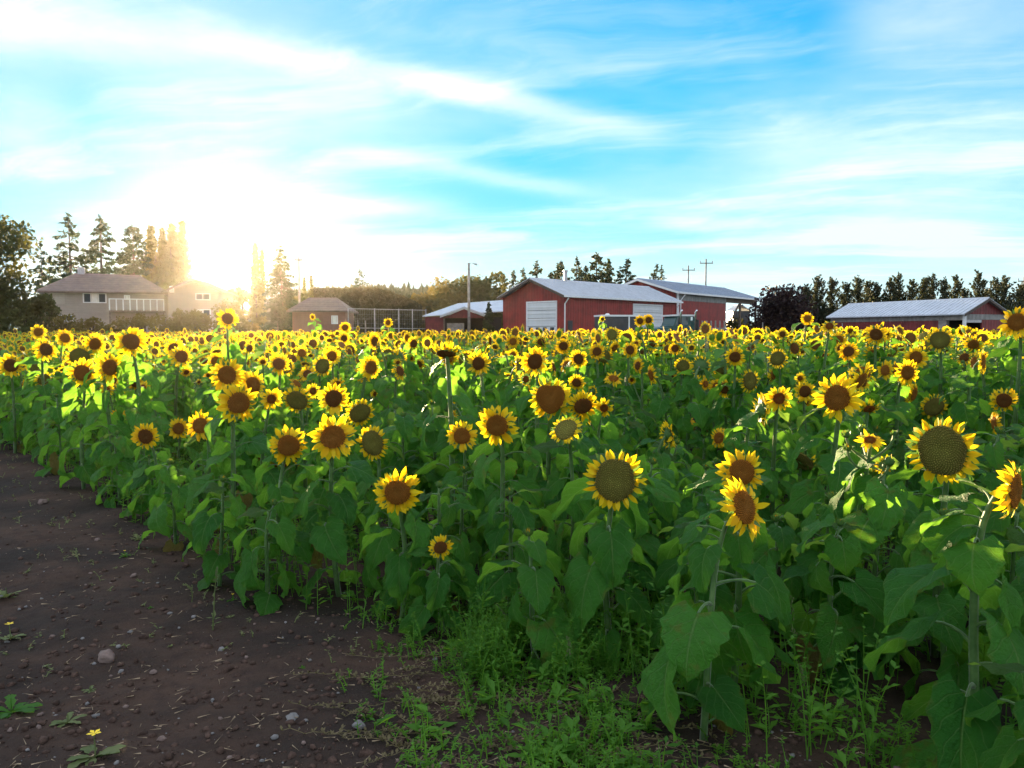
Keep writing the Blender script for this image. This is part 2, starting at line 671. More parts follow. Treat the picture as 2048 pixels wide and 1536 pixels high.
def edge_dist(x, y):
    """how far a ground point lies inside the planted field; negative out on the bare soil"""
    best, sign = 1e9, 1
    p = Vector((x, y))
    for a, b in zip(EDGE, EDGE[1:]):
        a, b = Vector(a), Vector(b)
        d = b - a
        t = max(0, min(1, (p - a).dot(d) / d.length_squared))
        q = a + d * t
        dist = (p - q).length
        if dist < best:
            best = dist
            n = Vector((d.y, -d.x))            # points into the field
            sign = 1 if (p - q).dot(n) >= 0 else -1
    return best * sign


g = MB()
g.add([(-210, -24, -.06), (210, -24, -.06), (210, 256, -.06), (-210, 256, -.06)], [(0, 1, 2, 3)])
tag(g.build('ground', M['soil']), kind='structure')


def soil_z(x, y):
    z = mnoise.fractal(Vector((x * 1.6, y * 1.6, 0)), .9, 2.0, 5) * .024
    t = (x * .62 + y * .78)                                # wheel ruts along the edge of the planting
    z -= .020 * max(0.0, math.sin(t * 5.2 + mnoise.noise(Vector((x * .8, y * .8, 9))) * 1.2)) ** 3
    z += mnoise.noise(Vector((x * 11, y * 11, 3))) * .009 + mnoise.noise(Vector((x * 27, y * 27, 5))) * .007
    return z + .004


nx, ny = 250, 220
xs = np.linspace(-9.5, 3.6, nx)
ys = np.concatenate([np.linspace(1.2, 6.0, 150), np.linspace(6.06, 14, ny - 150)])
V = [(x, y, soil_z(x, y)) for y in ys for x in xs]
fa = [(j * nx + i, j * nx + i + 1, (j + 1) * nx + i + 1, (j + 1) * nx + i) for j in range(ny - 1) for i in range(nx - 1)]
sm = MB()
sm.v, sm.f, sm.m = V, fa, [0] * len(fa)
tag(sm.build('soil', M['soil'], smooth=True), kind='structure')

hb = MB()
hp = []
for i in range(61):
    u = 560 + i * 8
    s = i / 60
    vtop = 574 + 7 * math.sin(s * 5) * .4 + abs(s - .45) ** 1.5 * 60 + mnoise.noise(Vector((i * .5, 0, 0))) * 1.5
    hp.append(P(u, min(vtop, 640), 220))
base = len(hp)
vs = [tuple(p) for p in hp] + [(p.x, p.y - 50, -.1) for p in hp] + [(p.x, p.y + 20, -.1) for p in hp]
fs = []
for i in range(60):
    fs += [(i, base + i, base + i + 1, i + 1), (i + 1, 2 * base + i + 1, 2 * base + i, i)]
hb.add(vs, fs)
hr = random.Random(5)
for i in range(420):                                     # the woods that fringe its ridge
    k = hr.random() * 59.9
    a, b = hp[int(k)], hp[min(60, int(k) + 1)]
    p = a.lerp(b, k % 1) - Vector((0, hr.random() * 9, 0))
    p.z -= (a.y - p.y) * (p.z / 50)
    h, w = hr.uniform(.8, 2.4), hr.uniform(.5, 1.0)
    hb.add([p + Vector((-w, 0, -.5)), p + Vector((w, 0, -.5)), p + Vector((0, .3, h)), p + Vector((0, -w, -.5))], [(0, 1, 2), (0, 3, 2), (3, 1, 2)])
tag(hb.build('hill', M['hill']), kind='structure')


# ------------------------------------------------------------------ trees
def cards(rs, pos, size, flat=0.0, aspect=1.0):
    """one leaf clump (two triangles, bent along its middle) at each position"""
    n = len(pos)
    a = rs.normal(size=(n, 3))
    a[:, 2] *= (1 - flat)
    a /= np.linalg.norm(a, axis=1)[:, None] + 1e-9
    b = np.cross(a, rs.normal(size=(n, 3)))
    b /= np.linalg.norm(b, axis=1)[:, None] + 1e-9
    c = np.cross(a, b)
    s = size * rs.uniform(.55, 1.35, n)[:, None]
    p0, p1 = pos - a * s * aspect, pos + a * s * aspect
    q0, q1 = pos + b * s * .6 + c * s * .25, pos - b * s * .6 + c * s * .25
    V = np.stack([p0, q0, p1, q1], 1).reshape(-1, 3)
    i = np.arange(n)[:, None] * 4
    T = np.concatenate([i + np.array([[0, 1, 2]]), i + np.array([[0, 2, 3]])])
    return V, T, np.repeat(rs.random(n), 4)


def plant_tree(name, label, cat, group, base, trunk_pts, trunk_r, crown, mat, limbs=()):
    root = empty(name, base, 0, label, cat, group)
    tb = MB().tube(trunk_pts, trunk_r, 7)
    for l in limbs:
        tb.tube(l[0], l[1], 5)
    tb.build('trunk', M['bark'], root, True)
    V, T, tn = crown
    link('crown', np_mesh('crown', V, T, np.zeros(len(T)), [mat], tint=tn), root)
    return root


def conifer(base, h, r, seed, label, mat='fir', dens=1.0, low=.10, ragged=.35, group='conifers beyond the field', size=None, name='fir_tree', power=.6):
    rs = np.random.RandomState(seed)
    pos, limbs = [], []
    z = low * h
    lean = rs.normal(0, .012, 2)
    sz = size or r * .062
    while z < h * .985:
        f = (1 - (z - low * h) / (h * (1 - low)))
        rr = r * f ** power
        for k in range(max(3, int(7 * f + 3))):
            if rs.random_sample() < ragged * .55:
                continue
            ang = rs.uniform(0, 2 * PI)
            L = rr * rs.uniform(1 - ragged, 1.12)
            n = max(3, int(L / sz * 2.3 * dens))
            t = rs.uniform(.12, 1.0, n) ** .8
            dz = -.30 * L * t ** 1.3 + .12 * L * t ** 3
            spread = rs.normal(0, 1, n) * .16 * L * (1.05 - t)
            x = np.cos(ang) * L * t - np.sin(ang) * spread
            y = np.sin(ang) * L * t + np.cos(ang) * spread
            zz_ = z + dz + rs.normal(0, .35 * sz, n)
            pos.append(np.stack([x + lean[0] * z, y + lean[1] * z, zz_], 1))
            if f > .3 and k % 3 == 0:
                limbs.append(([(lean[0] * z, lean[1] * z, z), (np.cos(ang) * L * .8, np.sin(ang) * L * .8, z - .18 * L)], [r * .018, r * .006]))
        z += max(sz * 1.5, h * .022) * rs.uniform(.8, 1.2)
    top = np.stack([np.zeros(14) + lean[0] * h, np.zeros(14) + lean[1] * h, np.linspace(.9 * h, h, 14)], 1)
    pos.append(top + rs.normal(0, sz * .35, top.shape))
    pos = np.concatenate(pos)
    pos[:, 2] = np.maximum(pos[:, 2], .1)
    cr = cards(rs, pos, sz, .35, 1.25)
    return plant_tree(name, label, 'tree', group, base, [(0, 0, 0), (lean[0] * h * .5, lean[1] * h * .5, h * .5), (lean[0] * h, lean[1] * h, h * .97)],
                      [r * .05, r * .035, r * .008], cr, M[mat], limbs)


def broadleaf(base, h, r, seed, label, mat='broad', n=2600, size=.35, group='broad leaved trees beyond the field', lobes=12, low=.1, cat='tree', name='broadleaf_tree', fill=.55):
    rs = np.random.RandomState(seed)
    pos = []
    limbs = []
    for k in range(lobes):
        a = rs.uniform(0, 2 * PI)
        zc = h * rs.uniform(low + .12, .86)
        env = math.sqrt(max(.05, 1 - ((zc / h - (.5 + low / 2)) / .62) ** 2))
        d = r * env * rs.uniform(.15, .74)
        c = np.array([math.cos(a) * d, math.sin(a) * d, zc])
        lr = r * rs.uniform(.30, .50)
        m = int(n / lobes)
        q = rs.normal(size=(m, 3))
        q /= np.linalg.norm(q, axis=1)[:, None]
        q *= (rs.uniform(fill, 1.08, m) * lr)[:, None]
        q[:, 2] *= .85
        pos.append(c + q)
        limbs.append(([(0, 0, h * .22), tuple(c * .6 + np.array([0, 0, h * .06])), tuple(c)], [r * .05, r * .03, r * .012]))
    pos = np.concatenate(pos)
    pos = pos[(pos[:, 2] < h * 1.02)]
    pos[:, 2] = np.maximum(pos[:, 2], .15)
    cr = cards(rs, pos, size)
    return plant_tree(name, label, cat, group, base, [(0, 0, 0), (.05 * r, 0, h * .3), (0, 0, h * .7)], [r * .09, r * .07, r * .02], cr, M[mat], limbs)


def columnar(base, h, r, seed, label, mat='poplar', n=1500, size=.28, group='columnar trees', name='poplar_tree', gaps=.3, power=.55):
    rs = np.random.RandomState(seed)
    z = rs.uniform(.06, 1, n)
    env = r * np.minimum(1, (z / .18)) ** .5 * (1 - z) ** power
    # rising sprays: the foliage gathers on a few leaders with sky between them
    lead = rs.uniform(0, 2 * PI, 9)
    lz = rs.uniform(.3, 1.0, 9)
    k = rs.randint(0, 9, n)
    rad = env * rs.uniform(.2, 1.05, n)
    a = lead[k] + rs.normal(0, .55, n)
    keep = (z < lz[k]) | (rs.random_sample(n) > gaps * 1.6) | (rad < env * .35)
    pos = np.stack([np.cos(a) * rad, np.sin(a) * rad, z * h + rs.normal(0, .02 * h, n)], 1)[keep]
    pos[:, 2] = np.clip(pos[:, 2], .1, h)
    cr = cards(rs, pos, size, 0, 1.3)
    limbs = []
    for j in range(6):
        zz_ = h * rs.uniform(.2, .7)
        limbs.append(([(0, 0, zz_ * .8), (math.cos(lead[j]) * r * .6, math.sin(lead[j]) * r * .6, zz_ + h * .12)], [r * .05, r * .015]))
    return plant_tree(name, label, 'tree', group, base, [(0, 0, 0), (0, 0, h * .5), (0, 0, h * .96)], [r * .1, r * .07, r * .015], cr, M[mat], limbs)


def airy(base, h, r, seed, label, mat, group, name):
    """a slender tree of thin rising branches with sky showing between them"""
    rs = np.random.RandomState(seed)
    pos, limbs = [], []
    nb = rs.randint(62, 84)
    bias = rs.uniform(0, 6.28)
    for i in range(nb):
        z0 = h * (.06 + .88 * (i + rs.random_sample()) / nb)
        a = rs.uniform(0, 6.28)
        L = (r * (1 - z0 / h) ** .75 * rs.uniform(.55, 1.35) * (1 + .2 * math.cos(a - bias)) + .25) * 1.25
        e = R(rs.uniform(28, 66))
        m = int(14 + 26 * L)
        t = rs.uniform(.12, 1.05, m)
        jit = rs.normal(0, .11, (m, 3)) * (1.3 - t)[:, None]
        z = z0 + np.sin(e) * L * t + .10 * L * t * t
        pos.append(np.stack([np.cos(a) * np.cos(e) * L * t, np.sin(a) * np.cos(e) * L * t, np.minimum(z, h * 1.03)], 1) + jit)
        if i % 4 == 0:
            limbs.append(([(0, 0, z0), (math.cos(a) * math.cos(e) * L * .9, math.sin(a) * math.cos(e) * L * .9, z0 + math.sin(e) * L)], [.035, .01]))
    n = 40
    pos.append(np.stack([rs.normal(0, .07, n), rs.normal(0, .07, n), np.linspace(.8 * h, h * 1.02, n)], 1))
    pos = np.concatenate(pos)
    cr = cards(rs, pos, .115, 0, 1.2)
    return plant_tree(name, label, 'tree', group, base, [(0, 0, 0), (0, 0, h * .5), (0, 0, h)], [.13, .08, .012], cr, M[mat], limbs)


def at(u, Y, z=0.0):
    """ground point that stands under image column u at distance Y"""
    p = P(u, 668, Y)
    return (p.x, Y, z)


def tall(v, Y):
    return P(1024, v, Y).z


# the left group round the house
broadleaf(at(-62, 52), tall(408, 52), 4.7, 11, 'big dense dark tree cut by the left edge of the view beside the house', n=12000, size=.17, lobes=30, fill=.4, low=.0, group='')
broadleaf(at(62, 56), tall(610, 56) + 1.4, 1.7, 111, 'low dark bush under the big dense tree at the left end of the house', n=1300, size=.20, lobes=9, cat='bush', name='garden_bush', low=0, group='')
conifer(at(88, 98), tall(478, 98), 2.6, 12, 'small thin conifer between the big dense tree and the tall firs', ragged=.5, dens=.7)
conifer(at(146, 92), tall(430, 92), 4.6, 13, 'tall ragged fir behind the house, left of a pair', ragged=.45, dens=.9)
conifer(at(204, 93), tall(431, 93), 4.4, 14, 'tall ragged fir behind the house, right of a pair', ragged=.42, dens=.9)
conifer(at(272, 92), tall(449, 92), 3.5, 15, 'dense blunt fir next to the poplars behind the house', ragged=.15, dens=1.5, power=.5)
for i, (u, v, r) in enumerate(((308, 455, 1.6), (330, 460, 1.3), (350, 450, 1.8), (370, 446, 1.6))):
    columnar(at(u, 94), tall(v, 94), r, 20 + i, ['leftmost narrow poplar of the clump beside the sun', 'short thin poplar second in the clump beside the sun', 'broad tall poplar third in the clump beside the sun',
             'poplar at the right of the clump, touching the glare of the sun'][i], n=2600, size=.28, group='poplars beside the sun')
broadleaf(at(310, 97), tall(520, 97), 3.8, 25, 'dense low trees backing the poplars behind the house', n=2200, size=.34, lobes=12)
broadleaf(at(405, 98), tall(566, 98), 3.0, 26, 'low tree just below the setting sun', mat='golden', n=1400, size=.32)
broadleaf(at(486, 98), tall(572, 98), 2.6, 27, 'low golden tree right of the setting sun', mat='golden', n=1300, size=.3)
columnar(at(514, 92), tall(489, 92), .85, 28, 'slim cypress just right of the setting sun', n=1100, size=.24, gaps=.05, group='')
columnar(at(527, 94), tall(501, 94), .55, 29, 'thinnest cypress close beside the slim cypress', n=800, size=.22, gaps=.05, group='')
conifer(at(566, 90), tall(492, 90), 2.75, 30, 'broad regular fir between the sun and the leaning pole', ragged=.25, dens=1.2, low=.18)
for i, (u, v) in enumerate(((610, 556), (624, 553))):
    columnar(at(u, 97), tall(v, 97), .42, 31 + i, ['left one of two short spiky cypresses beside the garage', 'right one of two short spiky cypresses beside the garage'][i], n=500, size=.2, gaps=.05, power=.8)
broadleaf(at(597, 97), tall(585, 97), 2.4, 34, 'rounded shrub behind the roof of the garage', n=1300, size=.3, cat='bush', name='garden_bush')
conifer(at(724, 118), tall(539, 118), 2.9, 35, 'lone sparse pine standing behind the clipped hedge', ragged=.5, dens=.8, low=.3, power=.6, name='pine_tree', group='')
for i, (u, v, Y, r) in enumerate(((800, 570, 112, 1.1), (821, 568, 108, 1.3), (838, 579, 110, .9))):
    conifer(at(u, Y), tall(v, Y), r, 40 + i, ['small conifer nearest the end of the hedge', 'pointed small conifer before the far hill', 'smallest conifer beside the golden trees'][i], ragged=.45)
broadleaf(at(852, 104), tall(580, 104), 2.6, 43, 'low golden tree left of the open shed', mat='golden', n=1700, size=.28)
broadleaf(at(885, 106), tall(556, 106), 3.6, 44, 'spreading half bare golden brown tree over the open shed', mat='golden', n=2000, size=.28, fill=.7)
broadleaf(at(925, 102), tall(548, 102), 4.2, 45, 'large rounded olive brown tree behind the pole', n=3600, size=.30, lobes=16)
broadleaf(at(975, 100), tall(545, 100), 3.9, 46, 'large rounded olive tree next to the red barn', n=3400, size=.30, lobes=16)
broadleaf(at(905, 98), tall(585, 98), 3.6, 47, 'lower golden shrub in front of the rounded trees', mat='golden', n=2200, size=.28, cat='bush', name='garden_bush')
CON = ((1010, 548, 110, 1.9, .45), (1028, 542, 112, 2.0, .45), (1047, 536, 114, 1.9, .4), (1078, 522, 118, 2.4, .5), (1112, 527, 116, 2.3, .45), (1124, 522, 119, 2.2, .45),
       (1150, 514, 118, 2.6, .45), (1190, 505, 116, 3.3, .4), (1218, 519, 117, 2.6, .4), (1250, 517, 112, 2.8, .5), (1310, 526, 122, 2.0, .65), (1322, 530, 124, 1.5, .65), (1170, 535, 112, 3.0, .3), (1100, 545, 114, 2.6, .3), (1215, 540, 112, 3.0, .3),
       (1275, 560, 122, 1.5, .4))
CONL = ('leftmost fir of the row behind the red barn', 'second fir from the left behind the red barn', 'fir peeping over the left slope of the red barn roof', 'tall ragged fir above the peak of the red barn',
        'flat topped ragged fir right of the barn peak', 'ragged fir close to the flat topped one', 'ragged fir left of the tallest tree behind the barn', 'tallest fir of the row behind the red barn',
        'fir right of the tallest tree behind the barn', 'wide spreading fir over the right part of the red barn roof', 'sparse tall fir above the second barn gable', 'thin bare fir beside the sparse one above the second gable',
        'dense dark fir low behind the roof vent pipe', 'dense dark fir behind the barn ridge', 'dense dark fir low between the tall ones', 'small fir at the edge of the second barn gable')
for i, (u, v, Y, r, rag) in enumerate(CON):
    conifer(at(u, Y), tall(v, Y), r * 1.55, 60 + i, CONL[i], ragged=rag, dens=1.1, low=.12, power=.62, group='firs behind the red barns')
plum = broadleaf(at(1564, 66), tall(572, 66), 2.9, 80, 'dark purple leaved tree between the second barn and the long shed', mat='plum', n=6200, size=.17, lobes=22, low=0, group='', fill=.35)
rr = random.Random(3)
ROW = ((1608, 570), (1632, 552), (1662, 554), (1690, 566), (1714, 552), (1737, 562), (1752, 566), (1777, 556), (1793, 546), (1823, 560), (1845, 555), (1862, 547), (1885, 556), (1908, 549), (1952, 542), (1990, 556), (2006, 552), (2040, 566), (2075, 556), (1928, 578), (1972, 576))
for i, (u, v) in enumerate(ROW):
    Y = 94 + rr.uniform(-1.5, 3)
    nm = ['second', 'third', 'fourth', 'fifth', 'sixth', 'seventh', 'eighth', 'ninth', 'tenth', 'eleventh', 'twelfth', 'thirteenth', 'fourteenth', 'fifteenth', 'sixteenth', 'seventeenth', 'eighteenth', 'nineteenth', 'twentieth']
    order = sorted(range(len(ROW)), key=lambda k: ROW[k][0]).index(i)
    lab = ('first slender tree of the dark screen, beside the purple tree' if order == 0 else 'last slender tree of the dark screen, beyond the gable of the long shed' if order == len(ROW) - 1
           else nm[order - 1] + ' slender tree from the purple tree in the dark screen behind the long shed')
    airy(at(u, Y), tall(v + 1, Y), rr.uniform(1.5, 2.4), 90 + i, lab, 'row', 'slender trees in the screen behind the long shed', 'screen_tree')

for i, (u, v, Y, w) in enumerate(((1630, 600, 95, 2.8), (1668, 604, 96, 2.6), (2010, 590, 92, 2.6), (2055, 585, 90, 3.0), (1760, 588, 96, 3.4), (1850, 586, 96, 3.6), (1935, 584, 97, 3.4))):
    broadleaf(at(u, Y), tall(v, Y), w, 150 + i, ['dark bush between the purple tree and the slender screen trees', 'dark bush at the left end of the long shed roof', 'dark bush beyond the gable of the long shed',
              'dark bush at the right edge beyond the long shed', 'dark bush behind the left part of the long shed roof', 'dark bush behind the middle of the long shed roof',
              'dark bush behind the peak of the long shed'][i], mat='row', n=1500, size=.22, lobes=10, low=0, cat='bush', name='screen_bush', group='dark bushes under the screen trees')
for i, (u, v, w) in enumerate(((58, 618, 2.2), (130, 630, 2.2), (180, 632, 2.2), (235, 628, 2.2), (290, 629, 2.2), (345, 630, 2.2), (400, 628, 2.2), (455, 626, 1.7), (505, 618, 1.8), (555, 622, 1.6))):
    broadleaf(at(u, 70), tall(v, 70), w, 170 + i, ['first', 'second', 'third', 'fourth', 'fifth', 'sixth', 'seventh', 'eighth', 'ninth', 'tenth'][i] + ' brownish garden bush from the left along the front of the house',
              mat='golden', n=1300, size=.15, lobes=8, low=0, cat='bush', name='garden_bush', group='garden bushes before the house')

# the clipped hedge behind the garage
hrs = np.random.RandomState(50)
hroot = empty('clipped_hedge', at(735, 100), 0, 'long tall clipped hedge behind the low garage, sloping down at its right end', 'hedge')
hn = 9000
q = hrs.uniform(0, 1, (hn, 3))
x0, x1 = at(628, 100)[0] - hroot.location.x, at(842, 100)[0] - hroot.location.x
hx = x0 + (x1 - x0) * q[:, 0]
htop = (tall(582, 100) - np.clip(q[:, 0] - .58, 0, 1) ** 1.4 * 7.0)
side = hrs.randint(0, 4, hn)
hy = np.where(side < 2, -1.4 + hrs.normal(0, .10, hn), q[:, 1] * 2.8 - 1.4)
hz = np.where(side < 2, q[:, 2] * htop, htop + hrs.normal(0, .13, hn))
hp_ = np.stack([hx, hy, np.maximum(hz, .1)], 1)
V, T, tn = cards(hrs, hp_, .24)
link('crown', np_mesh('crown', V, T, np.zeros(len(T)), [M['hedge']], tint=tn), hroot)
hc = MB()
hseg = [(x0 + (x1 - x0) * s, tall(582, 100) - max(0, s - .58) ** 1.4 * 7.0 - .35) for s in [k / 14 for k in range(15)]]
for (xa, za), (xb, zb) in zip(hseg, hseg[1:]):
    hc.add([(xa, -1.2, 0), (xb, -1.2, 0), (xb, 1.2, 0), (xa, 1.2, 0), (xa, -1.2, za), (xb, -1.2, zb), (xb, 1.2, zb), (xa, 1.2, za)],
           [(0, 1, 5, 4), (2, 3, 7, 6), (4, 5, 6, 7)])
hc.build('stem', M['hedge'], hroot)


# ------------------------------------------------------------------ buildings
def frame_roof(root, L, W, he, hr, mat, over=.35, end=.4, swap=False, part='roof'):
    """two thick roof slopes over a plan of L by W, ridge along the local X (or Y when swapped)"""
    k = (hr - he) / (W / 2)
    f = (lambda a, b, z: (b, a, z)) if swap else (lambda a, b, z: (a, b, z))
    out = []
    for sgn in (0, 1):
        mb = MB()
        n = max(6, int(L / .45))
        def pt(a, s, dz):
            b = -over + (W / 2 + over) * s
            z = he - over * k + (hr - he + over * k) * s + dz
            return f(a, b if sgn == 0 else W - b, z)
        th = .10
        mb.add([pt(-end, 0, .02), pt(L + end, 0, .02), pt(L + end, 1, .02), pt(-end, 1, .02), pt(-end, 0, .02 + th), pt(L + end, 0, .02 + th), pt(L + end, 1, .02 + th), pt(-end, 1, .02 + th)],
               [(0, 3, 2, 1), (4, 5, 6, 7), (0, 1, 5, 4), (1, 2, 6, 5), (2, 3, 7, 6), (3, 0, 4, 7)])
        for i in range(n + 1):                           # the raised ribs of the sheet
            a = -end + (L + 2 * end) * i / n
            a0, a1 = max(-end, a - .03), min(L + end, a + .03)
            z0, z1 = .02 + th, .02 + th + .045
            mb.add([pt(a0, 0, z0), pt(a1, 0, z0), pt(a1, 1, z0), pt(a0, 1, z0), pt(a0, 0, z1), pt(a1, 0, z1), pt(a1, 1, z1), pt(a0, 1, z1)],
                   [(4, 5, 6, 7), (0, 1, 5, 4), (1, 2, 6, 5), (3, 0, 4, 7)])
        out.append(mb.build(part, mat, root))
    rc = MB()
    rc.prism([f(-end, W / 2 - .18, hr - .02), f(-end, W / 2 + .18, hr - .02), f(-end, W / 2, hr + .22)], (0, 0, 0), f(L + 2 * end, 0, 0))
    rc.build('ridge_cap', mat, out[0])
    return out


def gable_wall(root, W, he, hr, x, th, mat, swap=False, z0=0.0):
    f = (lambda a, b, z: (b, a, z)) if swap else (lambda a, b, z: (a, b, z))
    mb = MB()
    mb.prism([f(x, 0, z0), f(x, W, z0), f(x, W, he), f(x, W / 2, hr), f(x, 0, he)], (0, 0, 0), f(th, 0, 0))
    return mb.build('wall', mat, root)


def barge(root, W, he, hr, x, mat, over=.35, swap=False):
    f = (lambda a, b, z: (b, a, z)) if swap else (lambda a, b, z: (a, b, z))
    k = (hr - he) / (W / 2)
    for sgn in (0, 1):
        g_ = (lambda b: b) if sgn == 0 else (lambda b: W - b)
        mb = MB()
        mb.prism([f(x, g_(-over), he - over * k - .12), f(x, g_(W / 2), hr - .12), f(x, g_(W / 2), hr + .10), f(x, g_(-over), he - over * k + .10)], (0, 0, 0), f(-.05, 0, 0))
        mb.build('barge_board', mat, root)


def sectional_door(root, name, axis, a0, a1, z0, z1, at_, rows=6, panes=None, group=None):
    """a white sectional door: each section its own slab, panes in one row; axis tells which local axis it runs along"""
    f = (lambda a, d, z: (a, d, z)) if axis == 'x' else (lambda a, d, z: (d, a, z))
    fr = MB()
    for (p, q, r_, s) in ((a0 - .12, a0, z0, z1 + .12), (a1, a1 + .12, z0, z1 + .12), (a0, a1, z1, z1 + .12)):
        A, B = f(p, at_ - .07, r_), f(q, at_ + .0, s)
        fr.box(min(A[0], B[0]), max(A[0], B[0]), min(A[1], B[1]), max(A[1], B[1]), A[2], B[2])
    d = fr.build(name, M['white'], root)
    hgt = (z1 - z0) / rows
    for i in range(rows):
        mb = MB()
        A, B = f(a0 + .01, at_ - .045, z0 + i * hgt + .02), f(a1 - .01, at_ - .006, z0 + (i + 1) * hgt - .02)
        mb.box(min(A[0], B[0]), max(A[0], B[0]), min(A[1], B[1]), max(A[1], B[1]), A[2], B[2])
        mb.build('panel', M['door_white'], d)
        if panes is not None and i == panes:
            for j in range(4):
                w = (a1 - a0) / 4
                c = a0 + (j + .5) * w
                pm = MB()
                A, B = f(c - w * .27, at_ - .055, z0 + i * hgt + .12), f(c + w * .27, at_ - .046, z0 + (i + 1) * hgt - .10)
                pm.box(min(A[0], B[0]), max(A[0], B[0]), min(A[1], B[1]), max(A[1], B[1]), A[2], B[2])
                pm.build('pane', M['glass'], d)
    back = MB()
    A, B = f(a0, at_ - .004, z0), f(a1, at_ - .001, z1)
    back.box(min(A[0], B[0]), max(A[0], B[0]), min(A[1], B[1]), max(A[1], B[1]), A[2], B[2])
    back.build('door_backing', M['charcoal'], d)
    return d


def on_line(u, loc, theta, along):
    """distance along a building's local axis at which image column u meets it"""
    d = Vector((math.cos(theta), math.sin(theta))) if along == 'x' else Vector((-math.sin(theta), math.cos(theta)))
    k = (u - 1024) / F
    return (k * loc[1] - loc[0]) / (d.x - k * d.y)


def hgt(v, loc, theta, along, dist):
    d = Vector((math.cos(theta), math.sin(theta))) if along == 'x' else Vector((-math.sin(theta), math.cos(theta)))
    return tall(v, loc[1] + d.y * dist)


# barn one: red, two white doors
Yb = 68.0
locA = at(1128, Yb)
thA = math.atan2(.72, .69)
LA, WA = on_line(1352, locA, thA, 'x'), on_line(1006, locA, thA, 'y')
heA, hrA = tall(590, Yb), hgt(561, locA, thA, 'y', WA / 2) + .05
bA = empty('red_barn', locA, thA, 'red barn with a pale metal roof and two white sectional doors', 'barn')
lw = MB().box(0, LA, 0, .15, 0, heA - .02)
lw.build('wall', M['red'], bA)
MB().box(0, LA, WA - .15, WA, 0, heA - .02).build('wall', M['red'], bA)
gable_wall(bA, WA - .304, heA - .05, hrA - .08, .002, .15, M['red']).location = (0, .152, 0)
gable_wall(bA, WA - .304, heA - .05, hrA - .08, LA - .152, .15, M['red']).location = (0, .152, 0)
rfA = frame_roof(bA, LA, WA, heA, hrA, M['roof_blue'], .35, .45)
barge(bA, WA, heA, hrA, -.46, M['soffit'])
gk = (hrA - heA) / (WA / 2)
gt = MB().box(-.45, LA + .45, -.50, -.36, heA - .35 * gk - .06, heA - .35 * gk + .09)
gt.build('gutter', M['white'], bA)
dp = MB().tube([(.10, -.42, heA - .25), (.06, -.30, heA - .45), (.0, -.09, heA - .75), (.0, -.08, .05)], .055, 6)
dp.build('downspout', M['white'], bA)
MB().tube([(LA - .1, -.42, heA - .25), (LA - .1, -.1, heA - .7), (LA - .1, -.08, .05)], .05, 6).build('downspout', M['white'], bA)
d0, d1 = on_line(1112, locA, thA, 'y'), on_line(1055, locA, thA, 'y')
dtop = hgt(605, locA, thA, 'y', (d0 + d1) / 2)
sectional_door(bA, 'garage_door', 'y', d0, d1, .1, dtop, 0.0, 6, panes=2)
e0, e1 = on_line(1266, locA, thA, 'x'), on_line(1322, locA, thA, 'x')
etop = hgt(611, locA, thA, 'x', (e0 + e1) / 2)
sectional_door(bA, 'garage_door', 'x', e0, e1, .1, etop, 0.0, 6)
MB().box(on_line(1135, locA, thA, 'x'), on_line(1144, locA, thA, 'x'), -.06, -.002, .1, hgt(641, locA, thA, 'x', .6)).build('side_door', M['charcoal'], bA)
vp = P(1148, 566, Yb + 6)
vl = bA.matrix_world
vpx = on_line(1148, locA, thA, 'x') + 3.2
MB().tube([(vpx, WA * .50, hrA - .2), (vpx, WA * .50, hrA + .95)], .16, 8).tube([(vpx, WA * .5, hrA + .98), (vpx, WA * .5, hrA + 1.12)], .22, 8).build('vent_pipe', M['galv'], bA)

# barn two: open bay at its right end
YB = 84.0
locB = at(1353, YB)
thB = math.atan2(17, 13.4)
LB, WB = on_line(1512, locB, thB, 'x'), 9.0
heB, hrB = tall(583, YB), hgt(560, locB, thB, 'y', 4.5)
bB = empty('open_barn', locB, thB, 'second red barn with blue grey roof, grey cladding under the eave and an open bay', 'barn')
wl = on_line(1450, locB, thB, 'x')
bz = hgt(604, locB, thB, 'x', wl / 2)
MB().box(0, wl, 0, .15, 0, bz - .01).build('wall', M['red'], bB)
for k in range(2):
    MB().box(wl * k / 2 + .02, wl * (k + 1) / 2 - .02, -.03, .13, bz, heB - .04).build('cladding_panel', M['grey_band'], bB)
gable_wall(bB, WB - .304, heB - .05, hrB - .08, .002, .15, M['red']).location = (0, .152, 0)
MB().box(0, wl, WB - .15, WB, 0, heB - .05).build('wall', M['red'], bB)
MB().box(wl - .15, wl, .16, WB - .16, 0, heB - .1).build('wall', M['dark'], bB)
for a in (wl + (LB - wl) * .45, LB - .3):
    MB().box(a, a + .22, 0, .22, 0, heB - .3).build('post', M['timber'], bB)
    MB().box(a, a + .22, WB - .22, WB, 0, heB - .3).build('post', M['timber'], bB)
MB().box(wl, LB, .01, .2, heB - .75, heB - .08).build('beam', M['timber'], bB)
mb = MB()
mb.prism([(wl + 2.3, .05, heB - 2.4), (wl + 2.6, .05, heB - 2.4), (wl + 4.4, .05, heB - .8), (wl + 4.1, .05, heB - .8)], (0, 0, 0), (0, .14, 0))
mb.build('brace', M['timber'], bB)
frame_roof(bB, LB, WB, heB, hrB, M['roof_dark'], .45, .5)
barge(bB, WB, heB, hrB, -.51, M['white'], .45)
kB = (hrB - heB) / (WB / 2)
MB().box(-.5, LB + .5, -.60, -.46, heB - .45 * kB - .1, heB - .45 * kB + .08).build('gutter', M['white'], bB)
MB().box(-.06, .26, -.12, -.01, 0, heB - .05).build('corner_board', M['white'], bB)
MB().tube([(.9, -.52, heB - .3), (.5, -.2, heB - .9), (.45, -.16, .1)], .06, 6).build('downspout', M['white'], bB)

